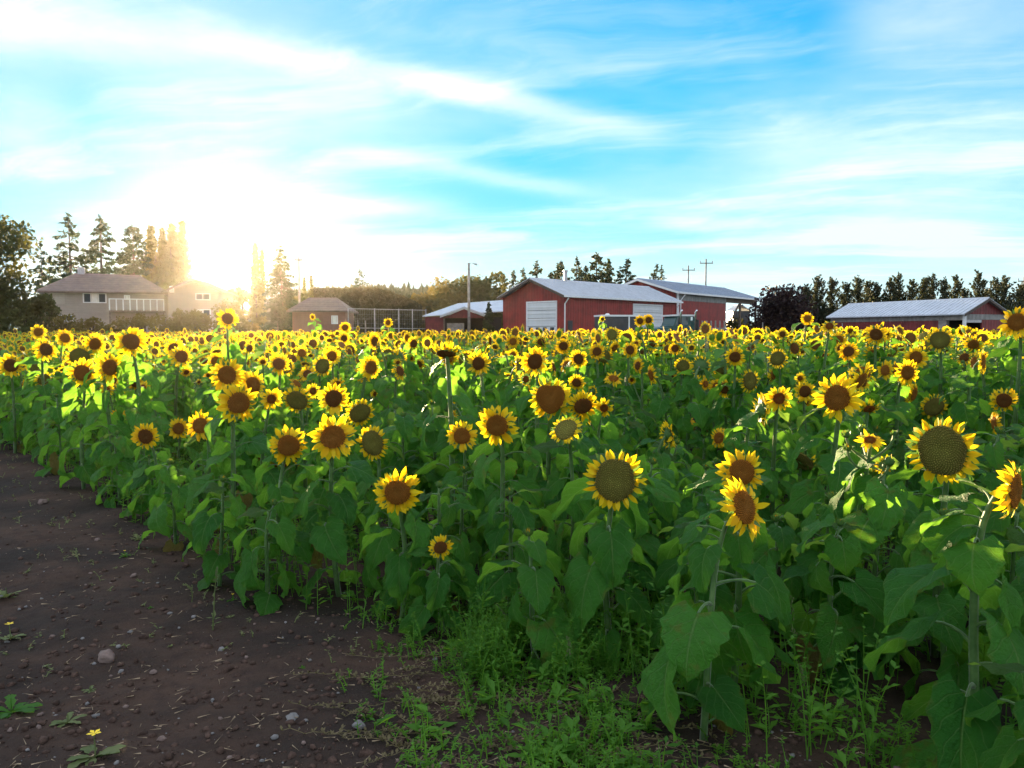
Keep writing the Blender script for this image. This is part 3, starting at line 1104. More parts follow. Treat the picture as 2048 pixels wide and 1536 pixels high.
# the long shed at the right
YC = 68.0
locC = at(1928, YC)
thC = R(22)
heC, hrC = tall(626, YC), tall(599, YC + .7)
WC = on_line(2008, locC, thC, 'x')
LC = on_line(1660, locC, thC, 'y')
bC = empty('long_shed', locC, thC, 'long low shed with a ribbed pale blue roof, dull red walls and a grey band', 'shed')
bandz = tall(640, YC)
o0, o1 = on_line(1887, locC, thC, 'y'), 0
MB().box(0, .15, o0, LC, 0, bandz - .01).build('wall', M['red_dull'], bC)
MB().box(-.04, .11, o0 + .2, LC, bandz, heC - .05).build('cladding_panel', M['grey_band'], bC)
MB().box(-.04, .11, .12, o0 + .18, bandz, heC - .05).build('cladding_panel', M['grey_timber'], bC)
MB().box(-.06, .3, o0 - .2, o0 + .6, 0, bandz - .02).build('post', M['grey_timber'], bC)
MB().box(-.1, .12, -.1, .11, 0, heC - .05).build('corner_post', M['white'], bC)
gz = tall(628, YC)
mb = MB()
mb.prism([(.1, .02, gz), (WC, .02, gz), (WC, .02, heC - .05), (WC / 2, .02, hrC - .08), (.1, .02, heC - .05)], (0, 0, 0), (0, .12, 0))
mb.build('wall', M['red_dull'], bC)
MB().box(.13, WC, -.03, .13, tall(639, YC), gz - .01).build('cladding_panel', M['grey_band'], bC)
MB().box(WC * .42, WC, 0, .13, 0, tall(639, YC) - .01).build('wall', M['red_dull'], bC)
MB().box(.13, WC * .41, .0, .1, tall(645, YC), tall(639, YC) - .012).build('lintel', M['trim'], bC)
MB().box(WC - .12, WC, .14, LC, 0, heC - .05).build('wall', M['red_dull'], bC)
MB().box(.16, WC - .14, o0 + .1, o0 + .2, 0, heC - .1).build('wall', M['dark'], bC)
frame_roof(bC, LC, WC, heC, hrC, M['roof_blue_y'], .4, .3, True)
barge(bC, WC, heC, hrC, -.31, M['soffit'], .4, True)

# open shed left of the red barn
YD = 82.0
locD = at(887, YD)
thD = R(4)
bD = empty('open_shed', locD, thD, 'low red shed with a pale roof and a dark open gable beside the small conifer', 'shed')
WD = on_line(970, locD, thD, 'x')
heD, hrD = tall(631, YD), tall(616, YD)
ax0 = on_line(851, locD, thD, 'x')
ax1 = on_line(1003, locD, thD, 'x')
MB().box(ax0, -.02, .3, .45, 0, tall(634, YD)).build('wall', M['red_dull'], bD)
gb = MB()
zo = tall(634, YD)
gb.prism([(0, .02, heD - .25), (WD, .02, heD - .25), (WD / 2 + .0, .02, hrD - .1)], (0, 0, 0), (0, .12, 0))
gb.build('wall', M['red_dull'], bD)
MB().box(0, .16, .02, .14, 0, heD - .3).build('post', M['timber'], bD)
MB().box(WD - .16, WD, .02, .14, 0, heD - .3).build('post', M['timber'], bD)
MB().box(WD * .62, WD * .62 + .14, .02, .14, 0, heD - .3).build('post', M['timber'], bD)
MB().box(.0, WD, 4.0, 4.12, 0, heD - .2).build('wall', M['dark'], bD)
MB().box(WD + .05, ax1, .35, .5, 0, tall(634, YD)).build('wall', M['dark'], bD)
frame_roof(bD, 4.4, WD, heD, hrD, M['roof_blue_y'], .35, .3, True)
barge(bD, WD, heD, hrD, -.31, M['trim'], .35, True)
rz0, rz1 = tall(633.5, YD), tall(601, YD + 5)
mr = MB()
mr.add([(ax0 - .3, .1, rz0), (ax1 + .6, .1, rz0 + .55), (ax1 + .6, 5.4, rz1), (ax0 + 3.4, 5.4, tall(608, YD + 5)),
        (ax0 - .3, .1, rz0 + .1), (ax1 + .6, .1, rz0 + .65), (ax1 + .6, 5.4, rz1 + .1), (ax0 + 3.4, 5.4, tall(608, YD + 5) + .1)],
       [(0, 3, 2, 1), (4, 5, 6, 7), (0, 1, 5, 4), (1, 2, 6, 5), (2, 3, 7, 6), (3, 0, 4, 7)])
mr.build('roof', M['roof_blue'], bD)
hay = MB().box(WD * .08, WD * .5, .5, 1.3, 0, tall(646, YD)).mesh('straw_bale', M['grey_timber'])
tag(link('tarpaulin_heap', hay, None, locD), 'grey covered heap under the open gable of the low red shed', 'heap').rotation_euler = (0, 0, thD)

conifer(at(978, 74), tall(604, 74), .85, 130, 'small dark pointed spruce at the left corner of the red barn', ragged=.1, dens=1.8, group='', name='spruce_tree', size=.12)

# the house at the left
YE = 76.0
locE = at(90, YE)
thE = R(20)
LE = on_line(332, locE, thE, 'x')
heE = tall(581, YE)
hrE = tall(545, YE + 4)
WE = 8.0
bE = empty('ranch_house', locE, thE, 'beige house with a brown hipped roof and a white railed balcony, left of the sun', 'house')
MB().box(0, LE, 0, .2, 0, heE - .03).build('wall', M['house_wall'], bE)
MB().box(0, .2, .2, WE, 0, heE - .03).build('wall', M['house_wall'], bE)
MB().box(LE - .2, LE, .2, WE, 0, heE - .03).build('wall', M['house_wall'], bE)
MB().box(.2, LE - .2, WE - .2, WE, 0, heE - .03).build('wall', M['house_wall'], bE)
ov = .6
hv = [(-ov, -ov, heE - .2), (LE + ov, -ov, heE - .2), (LE + ov, WE + ov, heE - .2), (-ov, WE + ov, heE - .2), (2.2, WE / 2, hrE), (LE - 2.6, WE / 2, hrE - .1)]
hv2 = [(x, y, z + .16) for x, y, z in hv[:4]]
rb = MB()
rb.add(hv[:4] + hv2 + hv[4:], [(0, 3, 2, 1), (0, 1, 5, 4), (1, 2, 6, 5), (2, 3, 7, 6), (3, 0, 4, 7), (4, 5, 9, 8), (5, 6, 9), (6, 7, 8, 9), (7, 4, 8)])
rfE = rb.build('roof', M['shingle'], bE)
MB().box(2.4, 3.0, WE / 2 - .3, WE / 2 + .3, hrE - .5, hrE + .55).build('chimney', M['trim'], rfE)


def window(root, axis, a0, a1, z0, z1, at_, mull=1, curtain=False):
    f = (lambda a, d, z: (a, d, z)) if axis == 'x' else (lambda a, d, z: (d, a, z))
    mb = MB()
    t = .09
    for (p, q, r_, s) in ((a0, a0 + t, z0, z1), (a1 - t, a1, z0, z1), (a0 + t, a1 - t, z0, z0 + t), (a0 + t, a1 - t, z1 - t, z1)):
        A, B = f(p, at_ - .08, r_), f(q, at_, s)
        mb.box(min(A[0], B[0]), max(A[0], B[0]), min(A[1], B[1]), max(A[1], B[1]), A[2], B[2])
    for k in range(mull):
        c = a0 + (a1 - a0) * (k + 1) / (mull + 1)
        A, B = f(c - .03, at_ - .07, z0 + t), f(c + .03, at_ - .001, z1 - t)
        mb.box(min(A[0], B[0]), max(A[0], B[0]), min(A[1], B[1]), max(A[1], B[1]), A[2], B[2])
    w = mb.build('window', M['white'], root)
    for k in range(mull + 1):
        p, q = a0 + t + (a1 - a0 - 2 * t) * k / (mull + 1), a0 + t + (a1 - a0 - 2 * t) * (k + 1) / (mull + 1)
        pm = MB()
        A, B = f(p + .035, at_ - .03, z0 + t + .003), f(q - .035, at_ - .012, z1 - t - .003)
        pm.box(min(A[0], B[0]), max(A[0], B[0]), min(A[1], B[1]), max(A[1], B[1]), A[2], B[2])
        pm.build('pane', M['curtain'] if (curtain and k == mull // 2) else M['glass'], w)
    return w


ua = lambda u: on_line(u, locE, thE, 'x')
zh = lambda v, u: hgt(v, locE, thE, 'x', ua(u))
MB().box(ua(92), ua(134), -.05, -.003, zh(608, 110), zh(580, 110) - .1).build('cladding_panel', M['house_pale'], bE)
window(bE, 'x', ua(170), ua(217), zh(606, 193), zh(586, 193), 0, 2, True)
window(bE, 'x', ua(252), ua(264), zh(606, 256), zh(590, 256), 0, 0, True)
window(bE, 'x', ua(120), ua(150), zh(643, 140), zh(630, 140), 0, 1)
bal = MB().box(ua(226), ua(334), -1.8, -.004, zh(626, 270), zh(626, 270) + .2).build('balcony', M['timber'], bE)
b0, b1, bzz = ua(226), ua(334), zh(626, 270) + .2
for k in range(9):
    a = b0 + (b1 - b0 - .1) * k / 8
    MB().box(a, a + .1, -1.8, -1.7, bzz, bzz + 1.05).build('post', M['white'], bal)
MB().box(b0, b1, -1.81, -1.69, bzz + 1.06, bzz + 1.14).build('rail', M['white'], bal)
for k in range(8):
    a = b0 + (b1 - b0 - .1) * k / 8
    w_ = (b1 - b0 - .1) / 8
    MB().box(a + .12, a + w_ - .02, -1.77, -1.73, bzz + .1, bzz + 1.03).build('panel', M['house_pale'], bal)
for k in (0, 4, 8):
    a = b0 + (b1 - b0 - .14) * k / 8
    MB().box(a, a + .14, -1.78, -1.64, 0, bzz - .21).build('post', M['timber'], bal)
for i, (u, v, Y, w) in enumerate(((400, 596, 71, 2.0), (448, 590, 73, 2.0), (352, 606, 70, 1.6), (72, 590, 66, 2.0))):
    broadleaf(at(u, Y), tall(v, Y), w, 190 + i, ['golden shrub tree before the middle of the gabled house', 'golden shrub tree right of the gabled house under the sun', 'smaller golden shrub between the two houses',
              'shrub tree overlapping the left end of the beige house'][i], mat='golden' if i < 3 else 'broad', n=2200, size=.14, lobes=11, low=0, cat='bush', name='garden_bush', group='')
# the gabled wing beside it
locW = at(338, YE + 3)
thW = R(8)
bW = empty('gabled_house', locW, thW, 'pale gabled house right under the sun, half lost in the glare', 'house')
LW = on_line(440, locW, thW, 'x')
heW, hrW = tall(582, YE + 3), tall(560, YE + 3)
mb = MB()
mb.prism([(0, 0, 0), (LW, 0, 0), (LW, 0, heW), (LW / 2, 0, hrW - .1), (0, 0, heW)], (0, 0, 0), (0, .2, 0))
mb.build('wall', M['house_pale'], bW)
MB().box(0, .2, .21, 7, 0, heW - .05).build('wall', M['house_pale'], bW)
MB().box(LW - .2, LW, .21, 7, 0, heW - .05).build('wall', M['house_pale'], bW)
frame_roof(bW, 7, LW, heW, hrW, M['shingle'], .5, .5, True)
uw = lambda u: on_line(u, locW, thW, 'x')
zw = lambda v: tall(v, YE + 3)
window(bW, 'x', uw(343), uw(352), zw(585), zw(572), 0, 0, True)
window(bW, 'x', uw(394), uw(424), zw(640), zw(618), 0, 1, True)
window(bW, 'x', uw(394), uw(424), zw(600), zw(586), 0, 1)

# low garage before the hedge
locG = at(585, 84)
thG = R(3)
bG = empty('low_garage', locG, thG, 'low tan garage with a brown hipped roof and a white door before the hedge', 'garage')
LG = on_line(692, locG, thG, 'x')
heG, hrG = tall(622, 84), tall(595, 87)
MB().box(0, LG, 0, .2, 0, heG - .03).build('wall', M['garage_wall'], bG)
MB().box(LG - .2, LG, .2, 6, 0, heG - .03).build('wall', M['garage_wall'], bG)
MB().box(0, .2, .2, 6, 0, heG - .03).build('wall', M['garage_wall'], bG)
hv = [(-.5, -.5, heG - .1), (LG + .5, -.5, heG - .1), (LG + .5, 6.5, heG - .1), (-.5, 6.5, heG - .1)]
hv2 = [(x, y, z + .14) for x, y, z in hv]
MB().add(hv + hv2 + [(1.2, 3, hrG), (LG - 1.4, 3, hrG)], [(0, 3, 2, 1), (0, 1, 5, 4), (1, 2, 6, 5), (2, 3, 7, 6), (3, 0, 4, 7), (4, 5, 9, 8), (5, 6, 9), (6, 7, 8, 9), (7, 4, 8)]).build('roof', M['shingle'], bG)
window(bG, 'x', on_line(664, locG, thG, 'x'), on_line(677, locG, thG, 'x'), tall(648, 84), tall(631, 84), 0, 0, True)

# a blue roofed shed seen through the open bay
locH = at(1466, 125)
bH = empty('distant_shed', locH, 0, 'distant pale blue shed seen through the open bay of the second barn', 'shed')
MB().box(0, 2.6, 0, 4, 0, tall(622, 125)).build('wall', M['charcoal'], bH)
frame_roof(bH, 4, 2.6, tall(622, 125), tall(611, 125), M['roof_blue_y'], .2, .2, True)

broadleaf(at(1480, 100), tall(630, 100), 2.6, 151, 'dark scrub seen through the open bay of the second barn', mat='broad', n=1500, size=.2, lobes=9, low=0, cat='bush', name='scrub_bush', group='')

# post and rail fence left of the open shed
fx0, fx1 = at(697, 80), at(852, 84)
fdir = Vector(fx1) - Vector(fx0)
fr = empty('rail_fence', fx0, math.atan2(fdir.y, fdir.x), 'tall thin pipe fence with wire mesh between the garage and the open shed', 'fence')
fl = fdir.length
fh = tall(617, 80)
for k in range(5):
    a = fl * (0, .33, .64, .82, 1)[k]
    MB().tube([(a, 0, 0), (a, 0, fh + .05)], .06, 6).build('post', M['galv'], fr)
for z in (fh, fh * .52):
    MB().tube([(0, 0, z), (fl, 0, z - .05)], .03, 6).build('rail', M['galv'], fr)
mm = MB()
for k in range(46):
    a = fl * k / 45
    mm.box(a, a + .008, -.004, .004, .1, fh - .05)
for k in range(9):
    z = .2 + (fh - .3) * k / 8
    mm.box(0, fl, .006, .014, z, z + .008)
tag(mm.build('wire_mesh', M['galv'], fr), kind='stuff')
for k, (u, v, Y) in enumerate(((716, 640, 76), (731, 641, 76), (1525, 645, 60), (1684, 646, 60))):
    t_ = ['short wooden stake by the pipe fence, nearer the garage', 'short wooden stake by the pipe fence, nearer the shed', 'thin stake standing before the purple tree', 'thin stake at the left end of the long shed'][k]
    tag(MB().tube([(0, 0, 0), (.02, 0, tall(v, Y) * .6), (.0, 0, tall(v, Y))], [.05, .05, .04], 6).build('wooden_stake', M['grey_timber'], loc=at(u, Y)), t_, 'stake')


# utility poles
def pole(u, v, Y, label, arms, group='utility poles', lean=0.0, r=.13):
    h = tall(v, Y)
    root = empty('utility_pole', at(u, Y), 0, label, 'pole', group)
    MB().tube([(0, 0, 0), (lean * .5, 0, h * .5), (lean, 0, h)], [r, r * .9, r * .75], 8).build('post', M['grey_timber'], root, True)
    for (dz, w) in arms:
        x = lean * (h - dz) / h
        arm = MB().box(x - w, x + w, -.22, -.12, h - dz - .06, h - dz + .06).build('crossarm', M['timber'], root)
        for s in (-1, 1):
            MB().tube([(x + s * w * .9, -.17, h - dz + .06), (x + s * w * .9, -.17, h - dz + .34)], [.05, .09], 6).build('insulator', M['white'], arm)
    return root


pole(600, 514, 88, 'leaning utility pole right of the broad fir', ((.35, .5),), '')
p2 = pole(938, 526, 79, 'tall bare pole rising behind the open shed', (), '', 0.0, .16)
lamp = MB().tube([(0, 0, tall(528, 79)), (.3, -.1, tall(526, 79)), (.62, -.2, tall(528, 79) - .02)], .03, 6)
lamp.tube([(.5, -.17, tall(528, 79)), (.85, -.25, tall(529.5, 79))], [.07, .10], 6)
lamp.build('lamp_arm', M['galv'], p2)
pole(1375, 531, 118, 'shorter twin pole with two crossarms above the second barn', ((.7, .95), (6.2 * .72, 1.0)))
pole(1410, 518, 112, 'taller twin pole with two crossarms above the second barn', ((.6, .95), (6.2 * .72 + .8, .9)))
pole(2044, 553, 100, 'thin pole with a crossarm at the right edge of the view', ((.6, .9),), '')

# ------------------------------------------------------------------ truck and trailer before the barns
locT = at(1344, 60)
thT = R(14)
tr = empty('flatbed_truck', locT, thT, 'old flatbed truck with a dark green cab and two tall chrome exhaust stacks', 'truck')
ut = lambda u: on_line(u, locT, thT, 'x')
zt = lambda v: tall(v, 60)
ca, cb = ut(1344), ut(1388)
czt = zt(631)
cab = MB()
cab.prism([(ca, 0, .8), (cb, 0, .8), (cb, 0, czt - .18), (cb - .1, 0, czt - .05), (ca + .35, 0, czt - .05), (ca + .1, 0, czt - .75), (ca, 0, czt - .8)], (0, 0, 0), (0, 2.2, 0))
cabo = cab.build('cab', M['teal'], tr)
MB().box(ca + .12, cb + .02, -.03, 2.23, czt - .045, czt + .08).build('roof', M['white'], cabo)
MB().add([(ca + .42, -.012, czt - .12), (cb - .55, -.012, czt - .12), (cb - .55, -.012, czt - .72), (ca + .2, -.012, czt - .72),
          (ca + .42, -.003, czt - .12), (cb - .55, -.003, czt - .12), (cb - .55, -.003, czt - .72), (ca + .2, -.003, czt - .72)],
         [(3, 2, 1, 0), (4, 5, 6, 7), (0, 1, 5, 4), (1, 2, 6, 5), (2, 3, 7, 6), (3, 0, 4, 7)]).build('window', M['glass'], cabo)
MB().box(ca + .3, cb - .3, -.03, -.004, .9, czt - .85).build('door', M['teal'], cabo)
hd = MB()
hd.prism([(ca - 1.5, .2, .8), (ca - .01, .1, .8), (ca - .01, .1, czt - .85), (ca - 1.4, .2, czt - 1.0)], (0, 0, 0), (0, 1.8, 0))
hd.build('hood', M['teal'], tr)
MB().box(ca - 1.58, ca - 1.51, .35, 1.85, .9, czt - 1.05).build('grille', M['steel'], tr)
for (u, dy) in ((1358.5, .0), (1386.5, -.12)):
    a = ut(u)
    MB().tube([(a, dy - .15, .9), (a, dy - .15, zt(624)), (a + .05, dy - .15, zt(621.5)), (a + .14, dy - .15, zt(620.5))], .075, 8).build('exhaust_stack', M['steel'], tr, True)
mi = MB().box(ut(1375), ut(1378.5), -.45, -.38, zt(641), zt(634))
mi.tube([(ut(1376.5), -.4, zt(642.5)), (ut(1376.5), -.02, zt(642))], .02, 5)
mi.build('mirror', M['steel'], tr)
fb0, fb1 = cb + .2, ut(1448)
bed = MB().box(fb0, fb1, -.1, 2.3, 1.0, 1.16).build('flatbed', M['timber'], tr)
MB().box(fb0, fb0 + .12, -.1, 2.3, 1.17, zt(639)).build('headboard', M['charcoal'], bed)
for k in range(6):
    a = fb0 + (fb1 - fb0 - .1) * (k + 1) / 6
    MB().box(a, a + .09, -.1, -.01, 1.17, zt(641)).build('stake', M['grey_timber'], bed)
for z in (1.5, 1.85):
    MB().box(fb0 + .13, fb1, -.16, -.11, z, z + .13).build('side_rail', M['grey_timber'], bed)
for a in (ca - .7, fb0 + 1.0, fb1 - 1.2):
    for y in (-.05, 1.95):
        w = MB().tube([(a, y, .5), (a, y + .28, .5)], .5, 14).build('wheel', M['rubber'], tr, True)
        MB().tube([(a, y - .02, .5), (a, y + .3, .5)], .26, 10).build('rim', M['steel'], w, True)
tag(link('crate_load', MB().box(0, 1.1, 0, .9, 0, .72).box(.06, 1.04, .06, .84, .721, .78).mesh('crate_load', M['grey_timber']), None,
         tr.matrix_world.to_translation()), 'grey load box standing on the truck bed', 'box')
lo = bpy.data.objects['crate_load']
_c, _s = math.cos(thT), math.sin(thT)
lo.location = (locT[0] + _c * (fb0 + 1.6) - _s * .6, locT[1] + _s * (fb0 + 1.6) + _c * .6, 1.161)
lo.rotation_euler = (0, 0, thT)

locX = at(1205, 61)
tx = empty('box_trailer', locX, R(12), 'dark grey box trailer with a white framed top before the red barn', 'trailer')
lx = on_line(1276, locX, R(12), 'x')
hx_ = tall(633, 61)
MB().box(0, lx, 0, 2, .55, hx_).build('body', M['charcoal'], tx)
MB().box(-.05, lx + .05, -.05, 2.05, hx_ + .002, hx_ + .14).build('roof', M['white'], tx)
for a in (-.04, lx * .72, lx - .06):
    MB().box(a, a + .1, -.04, -.004, .55, hx_ - .005).build('frame_post', M['white'], tx)
MB().tube([(lx * .25, 1, hx_ + .14), (lx * .25, 1, hx_ + .26)], [.22, .12], 10).build('roof_vent', M['white'], tx)
for a in (lx * .45, lx * .62):
    w = MB().tube([(a, .05, .33), (a, .25, .33)], .33, 12).build('wheel', M['rubber'], tx)
    MB().tube([(a, .03, .33), (a, .27, .33)], .17, 10).build('rim', M['steel'], w)

# ------------------------------------------------------------------ sunflower pieces
def leaf_mesh(seed, droop, young=False, mat=None):
    """petiole and a folded, wavy, saw edged heart shaped blade; blade length 1, petiole starts at the origin going +X"""
    r = random.Random(seed)
    mb = MB()
    Lp = r.uniform(.42, .65)
    a = R(r.uniform(28, 52))
    p = Vector((0, 0, 0))
    pts = [p.copy()]
    n = 5
    end_a = R(r.uniform(-5, 12)) - droop * R(30)
    for i in range(n):
        t = (i + .5) / n
        ang = a + (end_a - a) * t ** 1.3
        p = p + Vector((math.cos(ang), 0, math.sin(ang))) * Lp / n
        pts.append(p.copy())
    mb.tube(pts, [.030, .024, .021, .019, .018, .017], 5, 1, False)
    rows, half = 11, 3
    ang = end_a - droop * R(14)
    end_b = ang - droop * R(r.uniform(35, 60)) - R(r.uniform(5, 25))
    fold = R(r.uniform(4, 40))
    ph, ph2 = r.uniform(0, 6), r.uniform(0, 6)
    amp = r.uniform(.05, .12)
    side_bend = r.uniform(-.12, .12)
    mids, tans = [], []
    q = p.copy()
    for i in range(rows):
        t = i / (rows - 1)
        A = ang + (end_b - ang) * t ** 1.2
        mids.append(q.copy())
        tans.append(Vector((math.cos(A), 0, math.sin(A))))
        q = q + tans[-1] / (rows - 1)
    verts, uvs = [], []
    asp = r.uniform(.40, .48)
    for i in range(rows):
        t = i / (rows - 1)
        w = asp * min(1, (t / .26 + .42)) ** .6 * (1 - max(0, (t - .24) / .76) ** 1.45) ** .92 + .004
        if i % 2:
            w *= 1.08
        else:
            w *= .94
        T = tans[i]
        nrm = Vector((-T.z, 0, T.x))
        for j in range(-half, half + 1):
            s = j / half
            back = -.20 * (1 - t) ** 4 * abs(s) ** 1.4
            x = w * s
            wave = amp * math.sin(ph + t * 7 + (1.5 if s > 0 else 0)) * abs(s) ** 1.6 + amp * .6 * math.sin(ph2 + t * 12 + s * 3) * abs(s)
            lift = abs(x) * math.sin(fold) * (1 - .35 * abs(s)) - .10 * x * x / .2 * abs(s)
            puff = .012 * math.sin(t * 26) * abs(s) * (1 - abs(s)) * 4
            pt = mids[i] + T * back + Vector((0, 1, 0)) * (x * math.cos(fold) + side_bend * t * t) + nrm * (lift + wave + puff)
            verts.append(pt)
            uvs.append((s * .5 + .5, t))
    W = 2 * half + 1
    faces = [(i * W + j, (i + 1) * W + j, (i + 1) * W + j + 1, i * W + j + 1) for i in range(rows - 1) for j in range(W - 1)]
    mb.add(verts, faces, 0, uvs)
    return mb.mesh('leaf', [mat or M['leaf_young' if young else 'leaf'], M['stem']], True)


LEAVES = [leaf_mesh(100 + i, d) for i, d in enumerate((.25, .5, .7, .85, 1.0, 1.15, 1.3, 1.0, .8, 1.4))]
LEAVES_DRY = [leaf_mesh(260 + i, 1.5, False, M['leaf_dry']) for i in range(2)]
LEAVES_YOUNG = [leaf_mesh(200 + i, d, True) for i, d in enumerate((.1, .3, .6))]


def petal_mesh(seed, width=.30):
    r = random.Random(seed)
    verts, uvs = [], []
    rows, cols = 6, 3
    curl = r.uniform(-.28, .22)
    tw = r.uniform(-.5, .5)
    bend = r.uniform(-.12, .12)
    for i in range(rows):
        t = i / (rows - 1)
        w = width * .5 * (math.sin(PI * (t * .86 + .10)) ** .8) * (1.0 if t < .75 else (1 - (t - .75) / .25) ** .75 + .02)
        for j in range(cols):
            s = j - 1
            x = t
            y = s * w * math.cos(tw * t) + bend * t * t
            z = curl * t * t + abs(s) * w * .32 + s * w * math.sin(tw * t)
            verts.append((x, y, z))
            uvs.append((s * .5 + .5, t))
    faces = [(i * cols + j, (i + 1) * cols + j, (i + 1) * cols + j + 1, i * cols + j + 1) for i in range(rows - 1) for j in range(cols - 1)]
    return verts, faces, uvs


PETALS = []
for i in range(8):
    mb = MB()
    mb.add(*petal_mesh(300 + i, (.30, .34, .27, .32, .36, .30, .25, .33)[i])[:2], 0, petal_mesh(300 + i, (.30, .34, .27, .32, .36, .30, .25, .33)[i])[2])
    PETALS.append(mb.mesh('petal', M['petal'], True))


def disc_mesh(seed, n, mat, dome=.16, shape=None):
    """a shallow cushion of florets set out on the golden angle; unit radius"""
    r = random.Random(seed)
    shp = shape or (lambda a: 1 + .035 * math.sin(2 * a + seed) + .025 * math.sin(3 * a + seed * 2))
    mb = MB()
    rings, seg = 6, 24
    H = lambda q: dome * (1 - q ** 2.6) - .05 * math.exp(-(q / .28) ** 2)
    vs, uv = [(0, 0, H(0))], [(0, 0)]
    for k in range(1, rings + 1):
        q = k / rings
        for j in range(seg):
            a = 2 * PI * j / seg
            s = q * shp(a)
            vs.append((s * math.cos(a), s * math.sin(a), H(q) - .012))
            uv.append((q, 0))
    fs = [(0, 1 + j, 1 + (j + 1) % seg) for j in range(seg)]
    for k in range(rings - 1):
        o = 1 + k * seg
        fs += [(o + j, o + seg + j, o + seg + (j + 1) % seg, o + (j + 1) % seg) for j in range(seg)]
    o = 1 + (rings - 1) * seg
    vs2 = [(v[0] * 1.0, v[1] * 1.0, -.12) for v in vs[o:o + seg]]
    b = len(vs)
    vs += vs2
    uv += [(1, 0)] * seg
    fs += [(o + j, b + j, b + (j + 1) % seg, o + (j + 1) % seg) for j in range(seg)]
    mb.add(vs, fs, 0, uv)
    for i in range(n):
        q = math.sqrt((i + .5) / n)
        a = i * 2.399963
        s = q * shp(a) * .985
        x, y, z = s * math.cos(a), s * math.sin(a), H(q)
        d = .86 / math.sqrt(n) * (1.0 + .25 * q)
        h = (.035 + .050 * q) * r.uniform(.6, 1.4)
        ca, sa = math.cos(a), math.sin(a)
        lum = .55 + r.random() * (.7 if r.random() < .5 else .15)
        vv = []
        for (e, f_) in ((1, 0), (0, .8), (-1, 0), (0, -.8)):
            vv.append((x + (e * ca - f_ * sa) * d, y + (e * sa + f_ * ca) * d, z - .006))
        vv.append((x + ca * d * .25, y + sa * d * .25, z + h))
        mb.add(vv, [(0, 1, 4), (1, 2, 4), (2, 3, 4), (3, 0, 4)], 0, [(q, .12)] * 4 + [(q, lum)])
    return mb.mesh('seed_disc', mat, False)


def heart(a):
    a = (a + PI / 2) % (2 * PI)                  # a = 0 at the bottom tip
    d = min(a, 2 * PI - a)
    return 1.08 - .20 * math.exp(-((d - PI) / .42) ** 2) + .06 * math.exp(-((d - 2.35) / .5) ** 2) - .10 * math.exp(-((d - 1.1) / .5) ** 2) + .10 * math.exp(-(d / .3) ** 2)


DISC = {'brown': [disc_mesh(1, 240, M['disc_brown']), disc_mesh(4, 240, M['disc_brown'], .12)],
        'olive': [disc_mesh(2, 360, M['disc_olive'], .13), disc_mesh(9, 360, M['disc_olive'], .18, lambda a: 1 + .07 * math.sin(2 * a + 1) + .03 * math.sin(5 * a))],
        'dark': [disc_mesh(3, 240, M['disc_dark']), disc_mesh(6, 240, M['disc_dark'], .2)],
        'ring': [disc_mesh(5, 220, M['disc_ring'], .06), disc_mesh(7, 220, M['disc_ring'], .08)],
        'heart': [disc_mesh(8, 420, M['disc_brown'], .2, heart)]}
DISC_SMALL = {k: disc_mesh(20 + i, 90, M['disc_' + k], .15) for i, k in enumerate(('brown', 'olive', 'dark', 'ring'))}


def calyx_mesh(seed, ratio):
    """the green back of the head with its pointed bracts; unit head radius, face towards +Z"""
    r = random.Random(seed)
    mb = MB()
    seg = 14
    prof = [(.06, -.34), (.16, -.30), (ratio * .62, -.20), (ratio * 1.0, -.06), (ratio * 1.02, .0)]
    vs = []
    for (q, z) in prof:
        for j in range(seg):
            a = 2 * PI * j / seg
            vs.append((q * math.cos(a), q * math.sin(a), z))
    fs = [(k * seg + j, k * seg + (j + 1) % seg, (k + 1) * seg + (j + 1) % seg, (k + 1) * seg + j) for k in range(len(prof) - 1) for j in range(seg)]
    mb.add(vs, fs)
    for ring, (nb, q0, z0, ln) in enumerate(((15, ratio * .98, -.05, .34), (13, ratio * .80, -.13, .36))):
        for i in range(nb):
            a = 2 * PI * (i + .5 * ring) / nb + r.uniform(-.1, .1)
            L = ln * r.uniform(.7, 1.3)
            w = .085 * r.uniform(.8, 1.2)
            tilt = R(r.uniform(-35, 15))
            c, s = math.cos(a), math.sin(a)
            pts = []
            for (t, ww) in ((0, .7), (.4, 1.0), (1.0, .04)):
                rr_ = q0 + L * t * math.cos(tilt)
                zz_ = z0 + L * t * math.sin(tilt) + .10 * t * t * r.uniform(-1, 1)
                for e in (-1, 1):
                    pts.append((c * rr_ - s * w * ww * e, s * rr_ + c * w * ww * e, zz_))
            mb.add(pts, [(0, 1, 3, 2), (2, 3, 5, 4)])
    return mb.mesh('flower_head', M['calyx'], True)


CALYX = {k: calyx_mesh(40 + i, k) for i, k in enumerate((.41, .52, .68))}


def ring_mesh(seed, ratio, n, droop=0.0, miss=0.0, len_j=.18):
    """all petals of a smaller head joined"""
    r = random.Random(seed)
    mb = MB()
    for i in range(n):
        if r.random() < miss:
            continue
        m = petal_matrix(r, i, n, ratio, droop, len_j)
        v, f, u = petal_mesh(r.randint(0, 9999), r.uniform(.26, .36))
        mb.add([m @ Vector(p) for p in v], f, 0, u)
    return mb.mesh('petal_ring', M['petal'], True)


